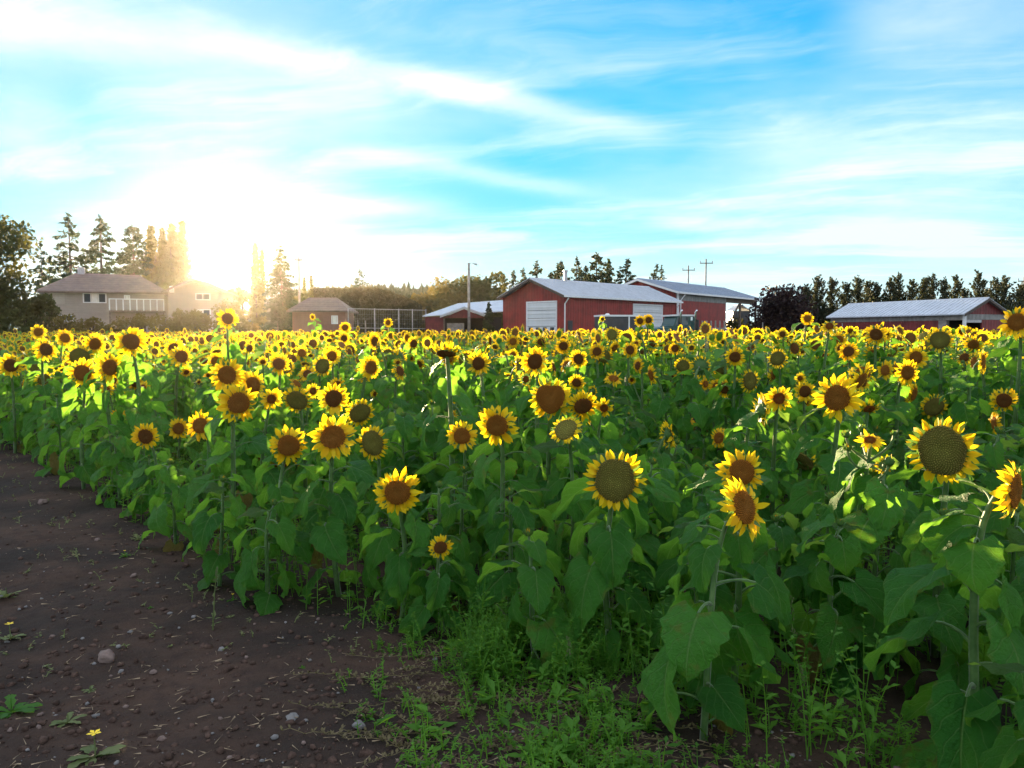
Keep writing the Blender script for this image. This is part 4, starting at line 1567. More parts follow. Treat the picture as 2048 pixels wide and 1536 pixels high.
def petal_matrix(r, i, n, ratio, droop=0.0, len_j=.18):
    layer = i % 2
    a = 2 * PI * i / n + r.uniform(-.10, .10)
    L = (1.0 - ratio * .90) * r.uniform(1 - len_j, 1 + len_j) * (1.0 if layer else .94) * 1.04
    tilt = R(r.uniform(-24, 10)) - (0 if layer else R(7)) - droop * R(r.uniform(40, 95))
    if r.random() < .07:
        tilt += R(r.choice((-45, 35, 50)))
    wid = L * r.uniform(.85, 1.2) * (1.12 if ratio < .5 else 1.3)
    return (Matrix.Rotation(a, 4, 'Z') @ Matrix.Translation((ratio * .92, 0, .02 - layer * .035)) @ Matrix.Rotation(-tilt, 4, 'Y') @
            Matrix.Rotation(r.uniform(-.45, .45), 4, 'X') @ Matrix.Rotation(r.uniform(-.12, .12), 4, 'Z') @ Matrix.Diagonal((L, wid, L, 1)))


RINGS = {k: [ring_mesh(500 + 10 * i + j, k, {.41: 24, .52: 30, .68: 34}[k], (0, .12, .35)[j], (0, .05, .16)[j]) for j in range(3)] for i, k in enumerate((.41, .52, .68))}
RINGS_WILT = [ring_mesh(600 + j, .68, 28, 1.0, .35) for j in range(2)]


# ------------------------------------------------------------------ one sunflower plant
def head_frame(n, roll):
    z = n.normalized()
    x = Vector((0, 0, 1)).cross(z)
    x = x.normalized() if x.length > 1e-3 else Vector((1, 0, 0))
    y = z.cross(x)
    m = Matrix((x, y, z)).transposed()
    return m @ Matrix.Rotation(roll, 3, 'Z')


def facing(yaw, pitch):
    """yaw: 0 looks back at the camera, + turns to the right of the picture; pitch: + looks up"""
    y, p = R(yaw), R(pitch)
    return Vector((math.sin(y) * math.cos(p), -math.cos(y) * math.cos(p), math.sin(p)))


def add_head(root, r, centre, rad, n, kind, hero, wilt=0.0, bud=False):
    """centre is given relative to the plant's base"""
    ratio = {'olive': .68, 'brown': .52, 'dark': .52, 'ring': .41, 'heart': .62}[kind]
    ck = min(CALYX, key=lambda k: abs(k - ratio))
    m = head_frame(n, 0 if kind == 'heart' else r.uniform(0, 6.28)).to_4x4()
    m.translation = centre
    hd = link('flower_head', CALYX[ck], root)
    hd.matrix_local = m @ Matrix.Scale(rad, 4)
    d = DISC[kind][r.randrange(len(DISC[kind]))] if hero else DISC_SMALL['brown' if kind == 'heart' else kind]
    dk = link('seed_disc', d, hd)
    dk.matrix_local = Matrix.Translation((0, 0, .02)) @ Matrix.Diagonal((ratio, ratio, .62, 1))
    if hero:
        npet = {.68: 34, .52: 31, .41: 25, .62: 36}[ratio]
        for i in range(npet):
            if r.random() < (.04 if wilt < .5 else .30):
                continue
            pm = petal_matrix(r, i, npet, ratio * (1.0 if kind != 'heart' else .98), wilt)
            pt = link('petal', PETALS[r.randrange(8)], hd)
            pt.matrix_local = pm
    else:
        rg = RINGS_WILT[r.randrange(2)] if wilt > .5 else RINGS[ck][r.randrange(3)]
        o = link('petal_ring', rg, hd)
        o['kind'] = 'stuff'
    return hd


def bud_mesh(seed):
    r = random.Random(seed)
    mb = MB()
    mb.tube([(0, 0, -.5), (0, 0, -.2), (0, 0, .1), (0, 0, .35)], [.2, .62, .66, .3], 10)
    for k, (nb, z0, q0) in enumerate(((11, -.2, .6), (10, 0, .62), (8, .2, .5))):
        for i in range(nb):
            a = 2 * PI * (i + k * .4) / nb
            c, s = math.cos(a), math.sin(a)
            L = r.uniform(.7, 1.1)
            o = r.uniform(.0, .5)
            pts = []
            for (t, w) in ((0, .20), (.5, .19), (1, .02)):
                q = q0 + o * t - (.35 * t * t if k == 2 else 0)
                for e in (-1, 1):
                    pts.append((c * q - s * w * e, s * q + c * w * e, z0 + L * t * (.9 - o * .5)))
            mb.add(pts, [(0, 1, 3, 2), (2, 3, 5, 4)])
    for i in range(16):
        a = r.uniform(0, 6.28)
        q = r.uniform(0, .38)
        c, s = math.cos(a), math.sin(a)
        mb.add([(c * q - .07 * s, s * q + .07 * c, .25), (c * q + .07 * s, s * q - .07 * c, .25), (c * q * 1.5, s * q * 1.5, r.uniform(.6, .95))], [(0, 1, 2)], 1)
    return mb.mesh('flower_bud', [M['calyx'], M['petal']], True)


BUDS = [bud_mesh(i) for i in range(3)]


def bez(p0, p1, p2, p3, n):
    out = []
    for i in range(n + 1):
        t = i / n
        out.append(p0 * (1 - t) ** 3 + p1 * 3 * t * (1 - t) ** 2 + p2 * 3 * t * t * (1 - t) + p3 * t ** 3)
    return out


def sunflower(base, heads, label, group, seed, hero=False, nleaf=None, leaf_scale=1.0, buds=0, avoid=None, leaf_top=.86, stem_r=None):
    """heads: list of (centre in the world, radius, facing, kind, wilt); the first one ends the main stem"""
    r = random.Random(seed)
    base = Vector(base)
    root = empty('sunflower', base, 0, label, 'sunflower', group)
    c0, rad0, n0 = heads[0][0] - base, heads[0][1], heads[0][2]
    top = c0 - n0 * rad0 * .30
    H = max(.25, top.z)
    neck = Vector((0, 0, 1)) * (.06 + rad0 * .5)
    p2 = top - n0 * rad0 * 1.0 + Vector((0, 0, -.02)) if n0.z > -.5 else top + Vector((0, 0, .08))
    p2 = p2 - neck * .6
    p1 = Vector((r.uniform(-.10, .10), r.uniform(-.08, .08), H * .5))
    path = bez(Vector((0, 0, -.05)), p1, p2, top, 12)
    r0 = stem_r or (.0072 + .0085 * min(1.4, H) * (rad0 / .11) ** .5)
    sb = MB()
    sb.tube(path, [r0 * (1.1 - .55 * i / 12) for i in range(13)], 7)
    for k, hd in enumerate(heads[1:]):
        c = hd[0] - base - hd[2] * hd[1] * .3
        st = path[r.randint(6, 9)]
        mid = st.lerp(c, .5) + Vector((0, 0, -.03))
        sb.tube(bez(st, mid, c - hd[2] * hd[1] * .8 + Vector((0, 0, -.03)), c, 7), [r0 * .5] * 7 + [r0 * .45], 6)
    sb.build('stem', M['stem'], root, True)
    for k, hd in enumerate(heads):
        add_head(root, r, hd[0] - base, hd[1], hd[2], hd[3], hero, hd[4])
    for k in range(buds):
        a = r.uniform(0, 6.28)
        st = path[r.randint(6, 10)]
        end = st + Vector((math.cos(a) * r.uniform(.06, .16), math.sin(a) * r.uniform(.06, .16), r.uniform(.08, .20)))
        bt = MB().tube(bez(st, st.lerp(end, .4) + Vector((math.cos(a), math.sin(a), 0)) * .03, end - Vector((0, 0, .05)), end, 6), [.006] * 7, 5)
        bs = bt.build('side_branch', M['stem'], root, True)
        bo = link('flower_bud', BUDS[r.randrange(3)], bs)
        bo.location = end
        bo.rotation_euler = (r.uniform(-.5, .5), r.uniform(-.5, .5), r.uniform(0, 6))
        s = r.uniform(.018, .030)
        bo.scale = (s, s, s)
    n = nleaf or int(max(11, min(22, H * 17)))
    add_leaves(root, r, path, H, n, leaf_scale, leaf_top, n0)
    return root


def add_leaves(root, r, path, H, n, leaf_scale=1.0, leaf_top=.86, face=None):
    ang = r.uniform(0, 6.28)
    for i in range(n):
        t = .07 + (leaf_top - .07) * (i + r.uniform(-.3, .3)) / max(1, n - 1)
        t = max(.05, min(.95, t))
        k = t * (len(path) - 1)
        p = path[int(k)].lerp(path[min(len(path) - 1, int(k) + 1)], k % 1)
        ang += 2.4 + r.uniform(-.3, .3)
        size = (.255 - .10 * max(0, t - .35) / .65) * r.uniform(.75, 1.15) * leaf_scale * min(1, .55 + H * .5)
        if t < .2:
            size *= .85
        if face is not None and t > .62:                  # the top leaves stand behind and beside the bloom, not over its face
            if math.cos(ang) * face.x + math.sin(ang) * face.y > .25:
                ang += PI
                size *= .8
        young = t > .78 and r.random() < .35
        if t < .3 and r.random() < .10:
            me = LEAVES_DRY[r.randrange(2)]
            size *= .8
        elif young:
            me = LEAVES_YOUNG[r.randrange(3)]
        else:
            lo = 0 if t > .7 else 2
            me = LEAVES[r.randrange(lo, 10)]
        o = link('leaf', me, root, p)
        o.rotation_euler = (r.uniform(-.55, .55), r.uniform(-.25, .3), ang)
        o.scale = (size, size * r.uniform(.88, 1.1), size)


# ------------------------------------------------------------------ the heads that can be picked out in the photograph
# (column, row, width, yaw, pitch, kind, wilt, label)
HEROES = [
    (22, 731, 42, 5, -5, 'dark', 0, 'sunflower with a round dark head at the left edge, alone above green leaves'),
    (77, 664, 28, 0, 0, 'brown', 0, 'sunflower in the far left corner of the field below the big dense tree'),
    (262, 683, 56, 8, 0, 'brown', 0, 'large upright sunflower standing over its neighbours below the balcony of the house'),
    (190, 688, 40, 10, -8, 'brown', 0, 'sunflower with an orange brown head left of the large upright one below the house'),
    (92, 699, 42, 25, 5, 'dark', .1, 'ruffled sunflower above the lone round dark head at the left edge'),
    (160, 715, 48, 0, -10, 'olive', .1, 'ripe dull sunflower tucked behind the pair of big overlapping heads on the left'),
    (165, 746, 54, -15, 0, 'brown', .1, 'left one of the pair of big overlapping sunflowers on the left side'),
    (220, 735, 56, 35, 5, 'brown', .15, 'right one of the pair of big overlapping sunflowers, turned to the right'),
    (130, 676, 32, 20, 0, 'brown', 0, 'sunflower turned right between the far left corner and the large upright one'),
    (214, 780, 28, -25, 0, 'ring', 0, 'small yellow sunflower under the pair of big overlapping heads'),
    (286, 775, 26, -20, 5, 'ring', 0, 'small yellow sunflower on a branching stem right of the small one under the pair'),
    (237, 829, 28, -20, 15, 'ring', 0, 'small open sunflower among leaves, third step down from the pair'),
    (291, 873, 52, 0, 0, 'dark', 0, 'ragged dark centred sunflower with uneven petals low over the soil on the left'),
    (357, 857, 40, -10, 0, 'brown', 0, 'orange brown sunflower just left of the half hidden one, low on the left'),
    (400, 851, 58, -35, 10, 'brown', 0, 'half hidden sunflower turned left behind a broad grey green leaf'),
    (363, 713, 44, 15, 10, 'brown', .1, 'washed out sunflower of the pale cluster below the sun'),
    (348, 697, 38, 0, 10, 'dark', .1, 'upper flower of the pale cluster below the sun'),
    (431, 722, 32, -15, 0, 'brown', 0, 'small pale brown centred sunflower left above the stacked three'),
    (454, 750, 66, 0, 0, 'brown', 0, 'large sunflower at the top left of the stacked three near the middle left'),
    (506, 770, 60, 35, 5, 'brown', .1, 'sunflower turned right at the top right of the stacked three'),
    (477, 806, 80, 5, 0, 'brown', 0, 'big sunflower with broad loose petals and orange disc, lowest of the stacked three'),
    (558, 728, 44, 0, 0, 'brown', 0, 'neat round sunflower standing alone above the row of small heads in the middle left'),
    (604, 706, 30, 0, 0, 'brown', 0, 'small round sunflower up right of the neat round one'),
    (543, 798, 44, 5, 0, 'ring', 0, 'small sunflower right of the lowest of the stacked three'),
    (594, 801, 60, 0, -25, 'olive', .1, 'nodding ripe sunflower with its top hidden, left of the round brown one'),
    (626, 782, 34, 5, 0, 'ring', 0, 'little sunflower with a green centre above the nodding ripe one'),
    (667, 797, 64, 0, 0, 'dark', 0, 'round brown sunflower above the biggest of the middle left cluster'),
    (720, 826, 60, 20, -8, 'olive', 0, 'ripe sunflower leaning right above the olive faced one'),
    (666, 874, 90, 0, 2, 'brown', 0, 'biggest sunflower of the middle left cluster, with a wide brown disc'),
    (745, 886, 70, 0, 0, 'olive', 0, 'olive faced sunflower at the right of the middle left cluster'),
    (577, 891, 80, 8, -5, 'brown', .1, 'brown sunflower with wispy petals left of the biggest in the cluster'),
    (603, 912, 42, 0, 0, 'dark', 0, 'small sunflower in front of the wispy petalled one'),
    (519, 916, 28, -50, 0, 'ring', 0, 'tiny sunflower turned left at the lower left of the cluster'),
    (560, 932, 50, -15, -60, 'brown', .5, 'hanging sunflower under the wispy petalled one'),
    (742, 735, 50, 32, -5, 'brown', .05, 'oval faced sunflower turned right between the neat round one and the drooping head'),
    (615, 748, 32, -10, 5, 'dark', 0, 'small dark centred sunflower above the little green centred one'),
    (645, 732, 42, 20, 0, 'olive', .05, 'ripe sunflower behind twiggy pale stems in the middle left'),
    (795, 985, 96, 0, 5, 'brown', 0, 'bright sunflower alone on a dark stem in front, below the middle left cluster'),
    (881, 1095, 50, 0, 0, 'dark', 0, 'lowest small sunflower, near the ground in the front row'),
    (892, 708, 72, 0, -60, 'dark', .9, 'drooping sunflower with hanging orange petals on a thick stem in the middle'),
    (957, 727, 50, 0, 0, 'dark', 0, 'dark faced sunflower right of the drooping one'),
    (924, 872, 64, -12, 0, 'brown', 0, 'sunflower at the left of a touching pair in the middle'),
    (994, 851, 86, 8, 3, 'brown', 0, 'large orange brown sunflower at the right of a touching pair in the middle'),
    (1101, 796, 88, 0, 0, 'heart', .1, 'sunflower with a lumpy heart shaped brown disc'),
    (1166, 812, 68, 5, -10, 'dark', 0, 'large dark sunflower half behind a small green centred one, right of the heart shaped'),
    (1175, 832, 40, 0, 0, 'ring', 0, 'small green centred sunflower in front of the large dark one'),
    (1208, 816, 42, 20, -8, 'ring', 0, 'small sunflower leaning right beside the green centred one'),
    (1070, 723, 60, 0, 0, 'dark', 0, 'shaggy dark faced sunflower above the heart shaped one'),
    (1157, 718, 40, 0, 0, 'dark', 0, 'tidy round dark sunflower up right of the shaggy one'),
    (1194, 703, 34, 0, 0, 'dark', 0, 'round sunflower below the white gable door of the barn'),
    (1260, 700, 34, 0, 0, 'dark', 0, 'round sunflower in the rows below the box trailer'),
    (1227, 757, 40, 0, 55, 'brown', 0, 'cup shaped sunflower looking up at the sky right of the shaggy one'),
    (1302, 750, 40, -62, 0, 'brown', .1, 'sunflower seen almost from the side, turned left, right of the cup shaped one'),
    (1342, 757, 28, 0, 0, 'dark', 0, 'small round sunflower over the dark green gap'),
    (1366, 732, 36, 0, 0, 'olive', 0, 'dull olive sunflower above the small one over the green gap'),
    (1402, 734, 46, 150, 0, 'olive', .1, 'sunflower showing its green back beside a bright round one'),
    (1441, 740, 30, 0, 0, 'olive', 0, 'bright oval sunflower on a straight stem right of the one facing away'),
    (1470, 714, 40, 0, -10, 'dark', 0, 'dark faced sunflower with a petal over its face'),
    (1555, 717, 40, 0, -5, 'olive', .05, 'flat round dark green faced sunflower in the right half'),
    (1500, 762, 48, 40, -5, 'olive', .1, 'folded sunflower turned right with bent upper petals'),
    (1546, 751, 30, 60, 5, 'brown', 0, 'narrow edge on sunflower left of the red ringed one'),
    (1524, 822, 70, 115, -5, 'brown', .1, 'sunflower facing away to the right, its ragged green back to the left'),
    (1558, 797, 54, 0, 5, 'ring', 0, 'sunflower with a red ring round a green centre'),
    (1610, 783, 42, 0, 5, 'dark', 0, 'upper of two small dark eyed sunflowers right of the red ringed one'),
    (1607, 800, 40, 0, -10, 'dark', 0, 'lower of two small dark eyed sunflowers right of the red ringed one'),
    (1674, 796, 90, -12, 3, 'brown', 0, 'very shaggy large sunflower with a brown disc, right of the two dark eyed ones'),
    (1697, 703, 38, 0, 0, 'dark', 0, 'tidy dark sunflower left of the long shed post'),
    (1868, 814, 48, 0, -10, 'olive', .3, 'dark ripe sunflower with few short petals above the big olive one at right'),
    (1815, 745, 50, 38, 5, 'brown', 0, 'sunflower turned right above a hanging one at right'),
    (1828, 788, 44, 70, -10, 'brown', .3, 'hanging sunflower seen from the side below the turned one'),
    (1230, 961, 122, 0, -2, 'olive', 0, 'huge ripe sunflower with a wide olive seed disc over broad dark leaves'),
    (1484, 944, 92, 12, 5, 'brown', 0, 'round sunflower half behind the bright tilted one on the tall front stem'),
    (1488, 1014, 124, 58, 20, 'brown', 0, 'bright sunflower tilted up and right on the tall front stem'),
    (1884, 902, 122, -14, -4, 'olive', 0, 'huge ripe sunflower with orange petals and olive disc at the right'),
    (1740, 880, 52, 0, 50, 'ring', .0, 'small sunflower opening upwards on the many branched budding plant'),
    (1772, 932, 44, 140, -35, 'ring', .3, 'yellow sunflower nodding away on the budding plant'),
    (1600, 924, 72, -20, -50, 'olive', .9, 'withered drooping sunflower left of the budding plant'),
    (1375, 843, 28, 0, 50, 'ring', 0, 'half open sunflower on a thin stem above the tilted one'),
    (1438, 876, 44, -40, 10, 'brown', .2, 'orange sunflower turned left behind the tilted one'),
    (2030, 982, 108, 74, -10, 'brown', .2, 'orange sunflower cut by the right edge on a thick bowed stem'),
    (2034, 644, 58, -20, 5, 'brown', 0, 'tallest sunflower at the right edge rising past the long shed gable'),
    (2008, 801, 46, 0, -8, 'dark', .2, 'dark faced sunflower half covered by a leaf near the right edge'),
    (1752, 669, 42, 5, 10, 'dark', .1, 'ruffled sunflower in front of the left part of the long shed'),
    (1832, 715, 42, 5, 0, 'brown', 0, 'upright sunflower above the turned one at right'),
    (1745, 709, 34, 5, 0, 'brown', 0, 'round sunflower below the ruffled one before the long shed'),
    (1615, 637, 26, 15, 5, 'brown', 0, 'tall sunflower against the purple tree'),
    (1659, 652, 34, -5, 15, 'ring', 0, 'tall loose petalled sunflower at the left end of the long shed roof'),
    (1297, 640, 24, 10, 5, 'dark', 0, 'tall sunflower against the second white roller door'),
    (1280, 642, 24, 0, 5, 'dark', 0, 'tall sunflower against the corner of the box trailer'),
    (1205, 638, 13, 0, 0, 'dark', 0, 'small tall sunflower against the left edge of the box trailer'),
    (455, 637, 42, 0, 5, 'brown', 0, 'tall pale yellow sunflower glowing right below the sun'),
    (625, 634, 14, 0, 0, 'brown', 0, 'tall sunflower against the wall of the low garage'),
    (1026, 683, 28, 0, 0, 'brown', 0, 'sunflower in the rows before the left corner of the red barn'),
    (1082, 684, 28, 0, 0, 'dark', 0, 'sunflower before the white gable door, left of a similar one'),
    (1127, 692, 34, 0, -10, 'dark', 0, 'sunflower below the downspout of the red barn'),
    (1350, 697, 28, 0, 0, 'dark', 0, 'round sunflower in the rows before the truck'),
    (1880, 680, 46, -10, 10, 'olive', .1, 'large ripe sunflower before the post of the long shed'),
    (1925, 663, 22, 0, 5, 'dark', 0, 'sunflower against the dark opening of the long shed'),
    (1947, 689, 34, 0, -10, 'brown', .1, 'nodding sunflower below the gable of the long shed'),
    (685, 757, 0, 0, 0, 'brown', 0, ''),
    (690, 655, 24, 0, 0, 'brown', 0, 'sunflower standing up below the white door of the low garage'),
    (776, 645, 20, 0, 0, 'brown', 0, 'sunflower against the pipe fence'),
    (664, 676, 26, 0, 0, 'brown', 0, 'sunflower in the rows below the low garage, left of a similar one'),
    (688, 677, 26, 0, 0, 'dark', 0, 'sunflower in the rows below the low garage, right of a similar one'),
]


def field_height(x, y):
    d = max(0.0, edge_dist(x, y))
    b = .74 + .27 * max(0.0, min(1.0, (y - 4.5) / 4))
    return b + (1.54 - b) * (1 - math.exp(-d / 3.4))


placed = []            # (x, y, head z, radius, u, v, w)
hero_specs = []
KD = {'olive': .255, 'brown': .225, 'dark': .21, 'ring': .165, 'heart': .26}
for (u, v, w, yaw, pit, kind, wilt, lab) in HEROES:
    if w == 0:
        continue
    Ys = F * KD[kind] / w
    # the depth at which a head of the usual height would show in this row
    best, Yp = 1e9, Ys
    Y = 2.2
    while Y < 45:
        p = P(u, v, Y)
        e = abs(p.z - field_height(p.x, p.y)) + (5 if edge_dist(p.x, p.y) < .12 else 0)
        if e < best:
            best, Yp = e, Y
        Y *= 1.02
    Y = math.sqrt(max(Ys * .78, min(Ys * 1.3, Yp)) * Ys)
    while edge_dist(P(u, v, Y).x, Y) < .10 and Y < Ys * 1.6:
        Y *= 1.02
    for key, yy in (('lowest small', 3.72), ('tilted up and right', 2.86), ('half behind the bright tilted', 3.06), ('thick bowed', 2.55), ('budding plant', 3.55), ('huge ripe sunflower with orange', 3.5)):
        if key in lab and 'left of the budding' not in lab:
            Y = yy
    c = P(u, v, Y)
    rad = w / F * (c - Vector((0, 0, HC))).length / 2
    hero_specs.append((c, rad, facing(yaw + (rnd.gauss(0, 13) if abs(yaw) < 12 and w < 110 else 0) - math.degrees(math.atan2(c.x, c.y)), pit + (rnd.gauss(0, 7) if w < 110 else 0)), kind, wilt, lab, w))
    placed.append((c.x, c.y, c.z, rad, u, v, w))

hero_specs.sort(key=lambda s: s[0].y)
count_individuals = 0
for i, (c, rad, n, kind, wilt, lab, w) in enumerate(hero_specs):
    r = random.Random(1000 + i)
    back = -n
    bx = c.x + back.x * .12 + r.uniform(-.05, .05)
    by = c.y + back.y * .12 + r.uniform(-.03, .05)
    kw = {}
    if 'tilted up and right' in lab:
        b = P(1418, 1500, 1)
        k = HC / (HC - b.z)
        bx, by = (1418 - 1024) / F * 2.86, 2.86
        kw = dict(nleaf=15, leaf_scale=1.05, stem_r=.0135)
    elif 'thick bowed stem' in lab:
        bx, by = P(1985, 1100, c.y).x, c.y + .02
        kw = dict(nleaf=16, leaf_scale=1.1, stem_r=.0165)
    elif 'budding plant' in lab and 'opening' in lab:
        bx = P(1708, 900, c.y).x
        kw = dict(buds=8, nleaf=13)
    elif 'huge ripe' in lab:
        kw = dict(nleaf=15, leaf_scale=1.15)
    elif 'drooping sunflower with hanging' in lab:
        kw = dict(nleaf=12)
    hero = w >= 40
    sunflower((bx, by, 0), [(c, rad, n, kind, wilt)], lab, 'sunflowers in the field', 2000 + i, hero, **kw)
    count_individuals += 1

# ------------------------------------------------------------------ the plants between them
ur = random.Random(77)
cand = []
Y = 1.9
sp = .42
while Y < 12.5:
    xm = Y * .72 + .9
    x = -xm
    while x < xm:
        px_, py_ = x + ur.uniform(-.2, .2), Y + ur.uniform(-.18, .18)
        d = edge_dist(px_, py_)
        if d > .06:
            cand.append((px_, py_, d))
        x += sp * (1 + .035 * Y)
    Y += sp * (1 + .02 * Y)
taken = [(p[0], p[1]) for p in placed]
zones = ((330, 'before the house'), (620, 'before the sun'), (850, 'before the hedge'), (1130, 'before the barn gable'), (1360, 'before the long barn wall'),
         (1640, 'before the second barn'), (2400, 'before the long shed'))
MARKS = (('huge ripe sunflower with a wide', 'wide olive disc'), ('heart shaped', 'heart shaped bloom'), ('tilted up and right', 'tilted front bloom'), ('huge ripe sunflower with orange', 'huge orange bloom'),
         ('right of a touching pair', 'touching pair'), ('bright sunflower alone on', 'lone bright bloom'), ('lowest small', 'lowest small bloom'), ('lowest of the stacked', 'stacked three'), ('very shaggy', 'very shaggy bloom'),
         ('drooping sunflower with hanging', 'drooping bloom'), ('opening upwards', 'budding plant'), ('thick bowed stem', 'bowed stem bloom'), ('biggest sunflower of', 'middle left cluster'), ('ragged dark centred', 'ragged dark bloom'),
         ('pair of big overlapping heads on the left', 'big overlapping pair'), ('lone round dark', 'left edge bloom'), ('red ring round', 'red ringed bloom'), ('tallest sunflower', 'tallest right bloom'), ('shaggy dark faced', 'shaggy dark bloom'),
         ('flat round dark green', 'dark green bloom'), ('neat round', 'neat round bloom'))
marks = []
for (u_, v_, w_, *_rest, lab_) in HEROES:
    for key, nm_ in MARKS:
        if key in lab_ and nm_ not in [m_[2] for m_ in marks]:
            marks.append((u_, v_, nm_))
            break
used = {}


def single_out(base, u, v):
    """the plain label, or where that is taken one that also says which well known bloom stands beside it"""
    opts = [base] if base not in used else []
    near = sorted(marks, key=lambda m_: (m_[0] - u) ** 2 + ((m_[1] - v) * 1.3) ** 2)[:8]
    stem_ = base.split(' in ')[0].split(' at the soil')[0].replace(' still', ' in bud') if 'still' in base else base.split(' in front')[0].split(' in near')[0].split(' in middle')[0]
    for (mu, mv, nm_) in near:
        du, dv = u - mu, v - mv
        way = ('right of the ' if du > 0 else 'left of the ') if abs(du) > abs(dv) else ('below the ' if dv > 0 else 'above the ')
        opts.append(f'{stem_} {way}{nm_}')
    for (mu, mv, nm_), (mu2, mv2, nm2) in zip(near, near[1:]):
        if (mu - u) * (mu2 - u) < 0:
            opts.append(f'{stem_} between the {nm_} and the {nm2}')
    for o_ in opts:
        if o_ not in used and len(o_.split()) <= 16:
            used[o_] = 1
            return o_
    return min(opts or [base], key=lambda o_: len(o_.split()))


filled = 0
LIMIT = 300
near_plants = []
for (x, y, d) in sorted(cand, key=lambda q: q[1]):
    if count_individuals + filled >= LIMIT:
        break
    if any((x - a) ** 2 + (y - b) ** 2 < .26 ** 2 for a, b in taken):
        continue
    if -.1 < x < .48 and 2.3 < y < 3.15 or (x * x + y * y) < 2.1 ** 2:
        continue
    h = field_height(x, y) * ur.uniform(.82, 1.08)
    kind = ur.choice(('olive', 'brown', 'brown', 'dark', 'dark', 'ring'))
    rad = KD[kind] / 2 * ur.uniform(.72, 1.0)
    u, v = proj((x, y, h))
    # keep clear of the heads that the photograph shows behind this place
    for (a, b, c, rr_, hu, hv, hw) in placed:
        if b > y - .05 and abs(u - hu) < hw * .6 + 1577 * .17 / y:
            lim = HC - (hv + hw * .62 - 668) / F * y - .06
            h = min(h, lim)
    if h < .26:
        continue
    u, v = proj((x, y, h))
    if u < -140 or u > 2190:
        continue
    zone = [z for q, z in zones if u < q][0]
    bloom = v < 775 and ur.random() < .92 or v < 900 and ur.random() < .16
    dist_word = 'in front rows' if y < 5.0 else 'in near rows' if y < 7.5 else 'in middle rows'
    rel = h / max(.3, field_height(x, y))
    size_word = 'tall ' if rel > 1.0 else 'short ' if rel < .8 else ''
    seed = 5000 + filled
    if bloom:
        n = facing((ur.uniform(100, 260) if ur.random() < .13 else ur.gauss(0, 42)) - math.degrees(math.atan2(x, y)) * .7, ur.gauss(-4, 19))
        wilt = .9 if ur.random() < .06 else ur.random() * .25
        heads = [(Vector((x, y, h)) + n * .10, rad, n, kind, wilt)]
        if ur.random() < .3:
            n2 = facing(ur.gauss(0, 45), ur.gauss(5, 18))
            a = ur.uniform(0, 6.28)
            heads.append((Vector((x + math.cos(a) * .17, y + math.sin(a) * .17, h - ur.uniform(.03, .22))), KD['ring'] / 2 * ur.uniform(.5, .8), n2, 'ring', 0))
        look = {'olive': 'ripe olive', 'brown': 'brown faced', 'dark': 'dark faced', 'ring': 'small young'}[kind]
        nd = ' nodding' if wilt > .5 else (' showing its back' if n.y > .2 else ' facing right' if n.x > .5 else ' facing left' if n.x < -.5 else '')
        two = ' with side bloom' if len(heads) > 1 else ''
        lab = single_out(f'{size_word}{look} sunflower{nd}{two} {dist_word} {zone}', u, v)
        sunflower((x, y, 0), heads, lab, 'sunflowers in the field', seed, False, buds=1 if ur.random() < .25 else 0)
    else:
        # a leafy plant whose bloom is only a bud
        root = empty('sunflower', (x, y, 0), 0, single_out(f'{size_word}leafy sunflower still in bud {"at the soil edge" if d < .6 else dist_word} {zone}', u, v), 'sunflower', 'sunflowers in the field')
        r = random.Random(seed)
        h2 = h * r.uniform(.82, .98)
        path = bez(Vector((0, 0, -.05)), Vector((r.uniform(-.03, .03), r.uniform(-.03, .03), h2 * .4)), Vector((r.uniform(-.05, .05), r.uniform(-.05, .05), h2 * .8)), Vector((r.uniform(-.05, .05), r.uniform(-.05, .05), h2)), 10)
        MB().tube(path, [.014 * (1 - .6 * i / 10) for i in range(11)], 6).build('stem', M['stem'], root, True)
        bo = link('flower_bud', BUDS[r.randrange(3)], root, path[-1] + Vector((0, 0, .01)))
        s = r.uniform(.018, .032)
        bo.scale = (s, s, s)
        bo.rotation_euler = (r.uniform(-.4, .4), r.uniform(-.4, .4), 0)
        add_leaves(root, r, path, h2, int(max(13, min(23, h2 * 25))), 1.08, .97)
    taken.append((x, y))
    filled += 1
    last_y = y
print('individual plants', count_individuals + filled, 'up to', last_y)


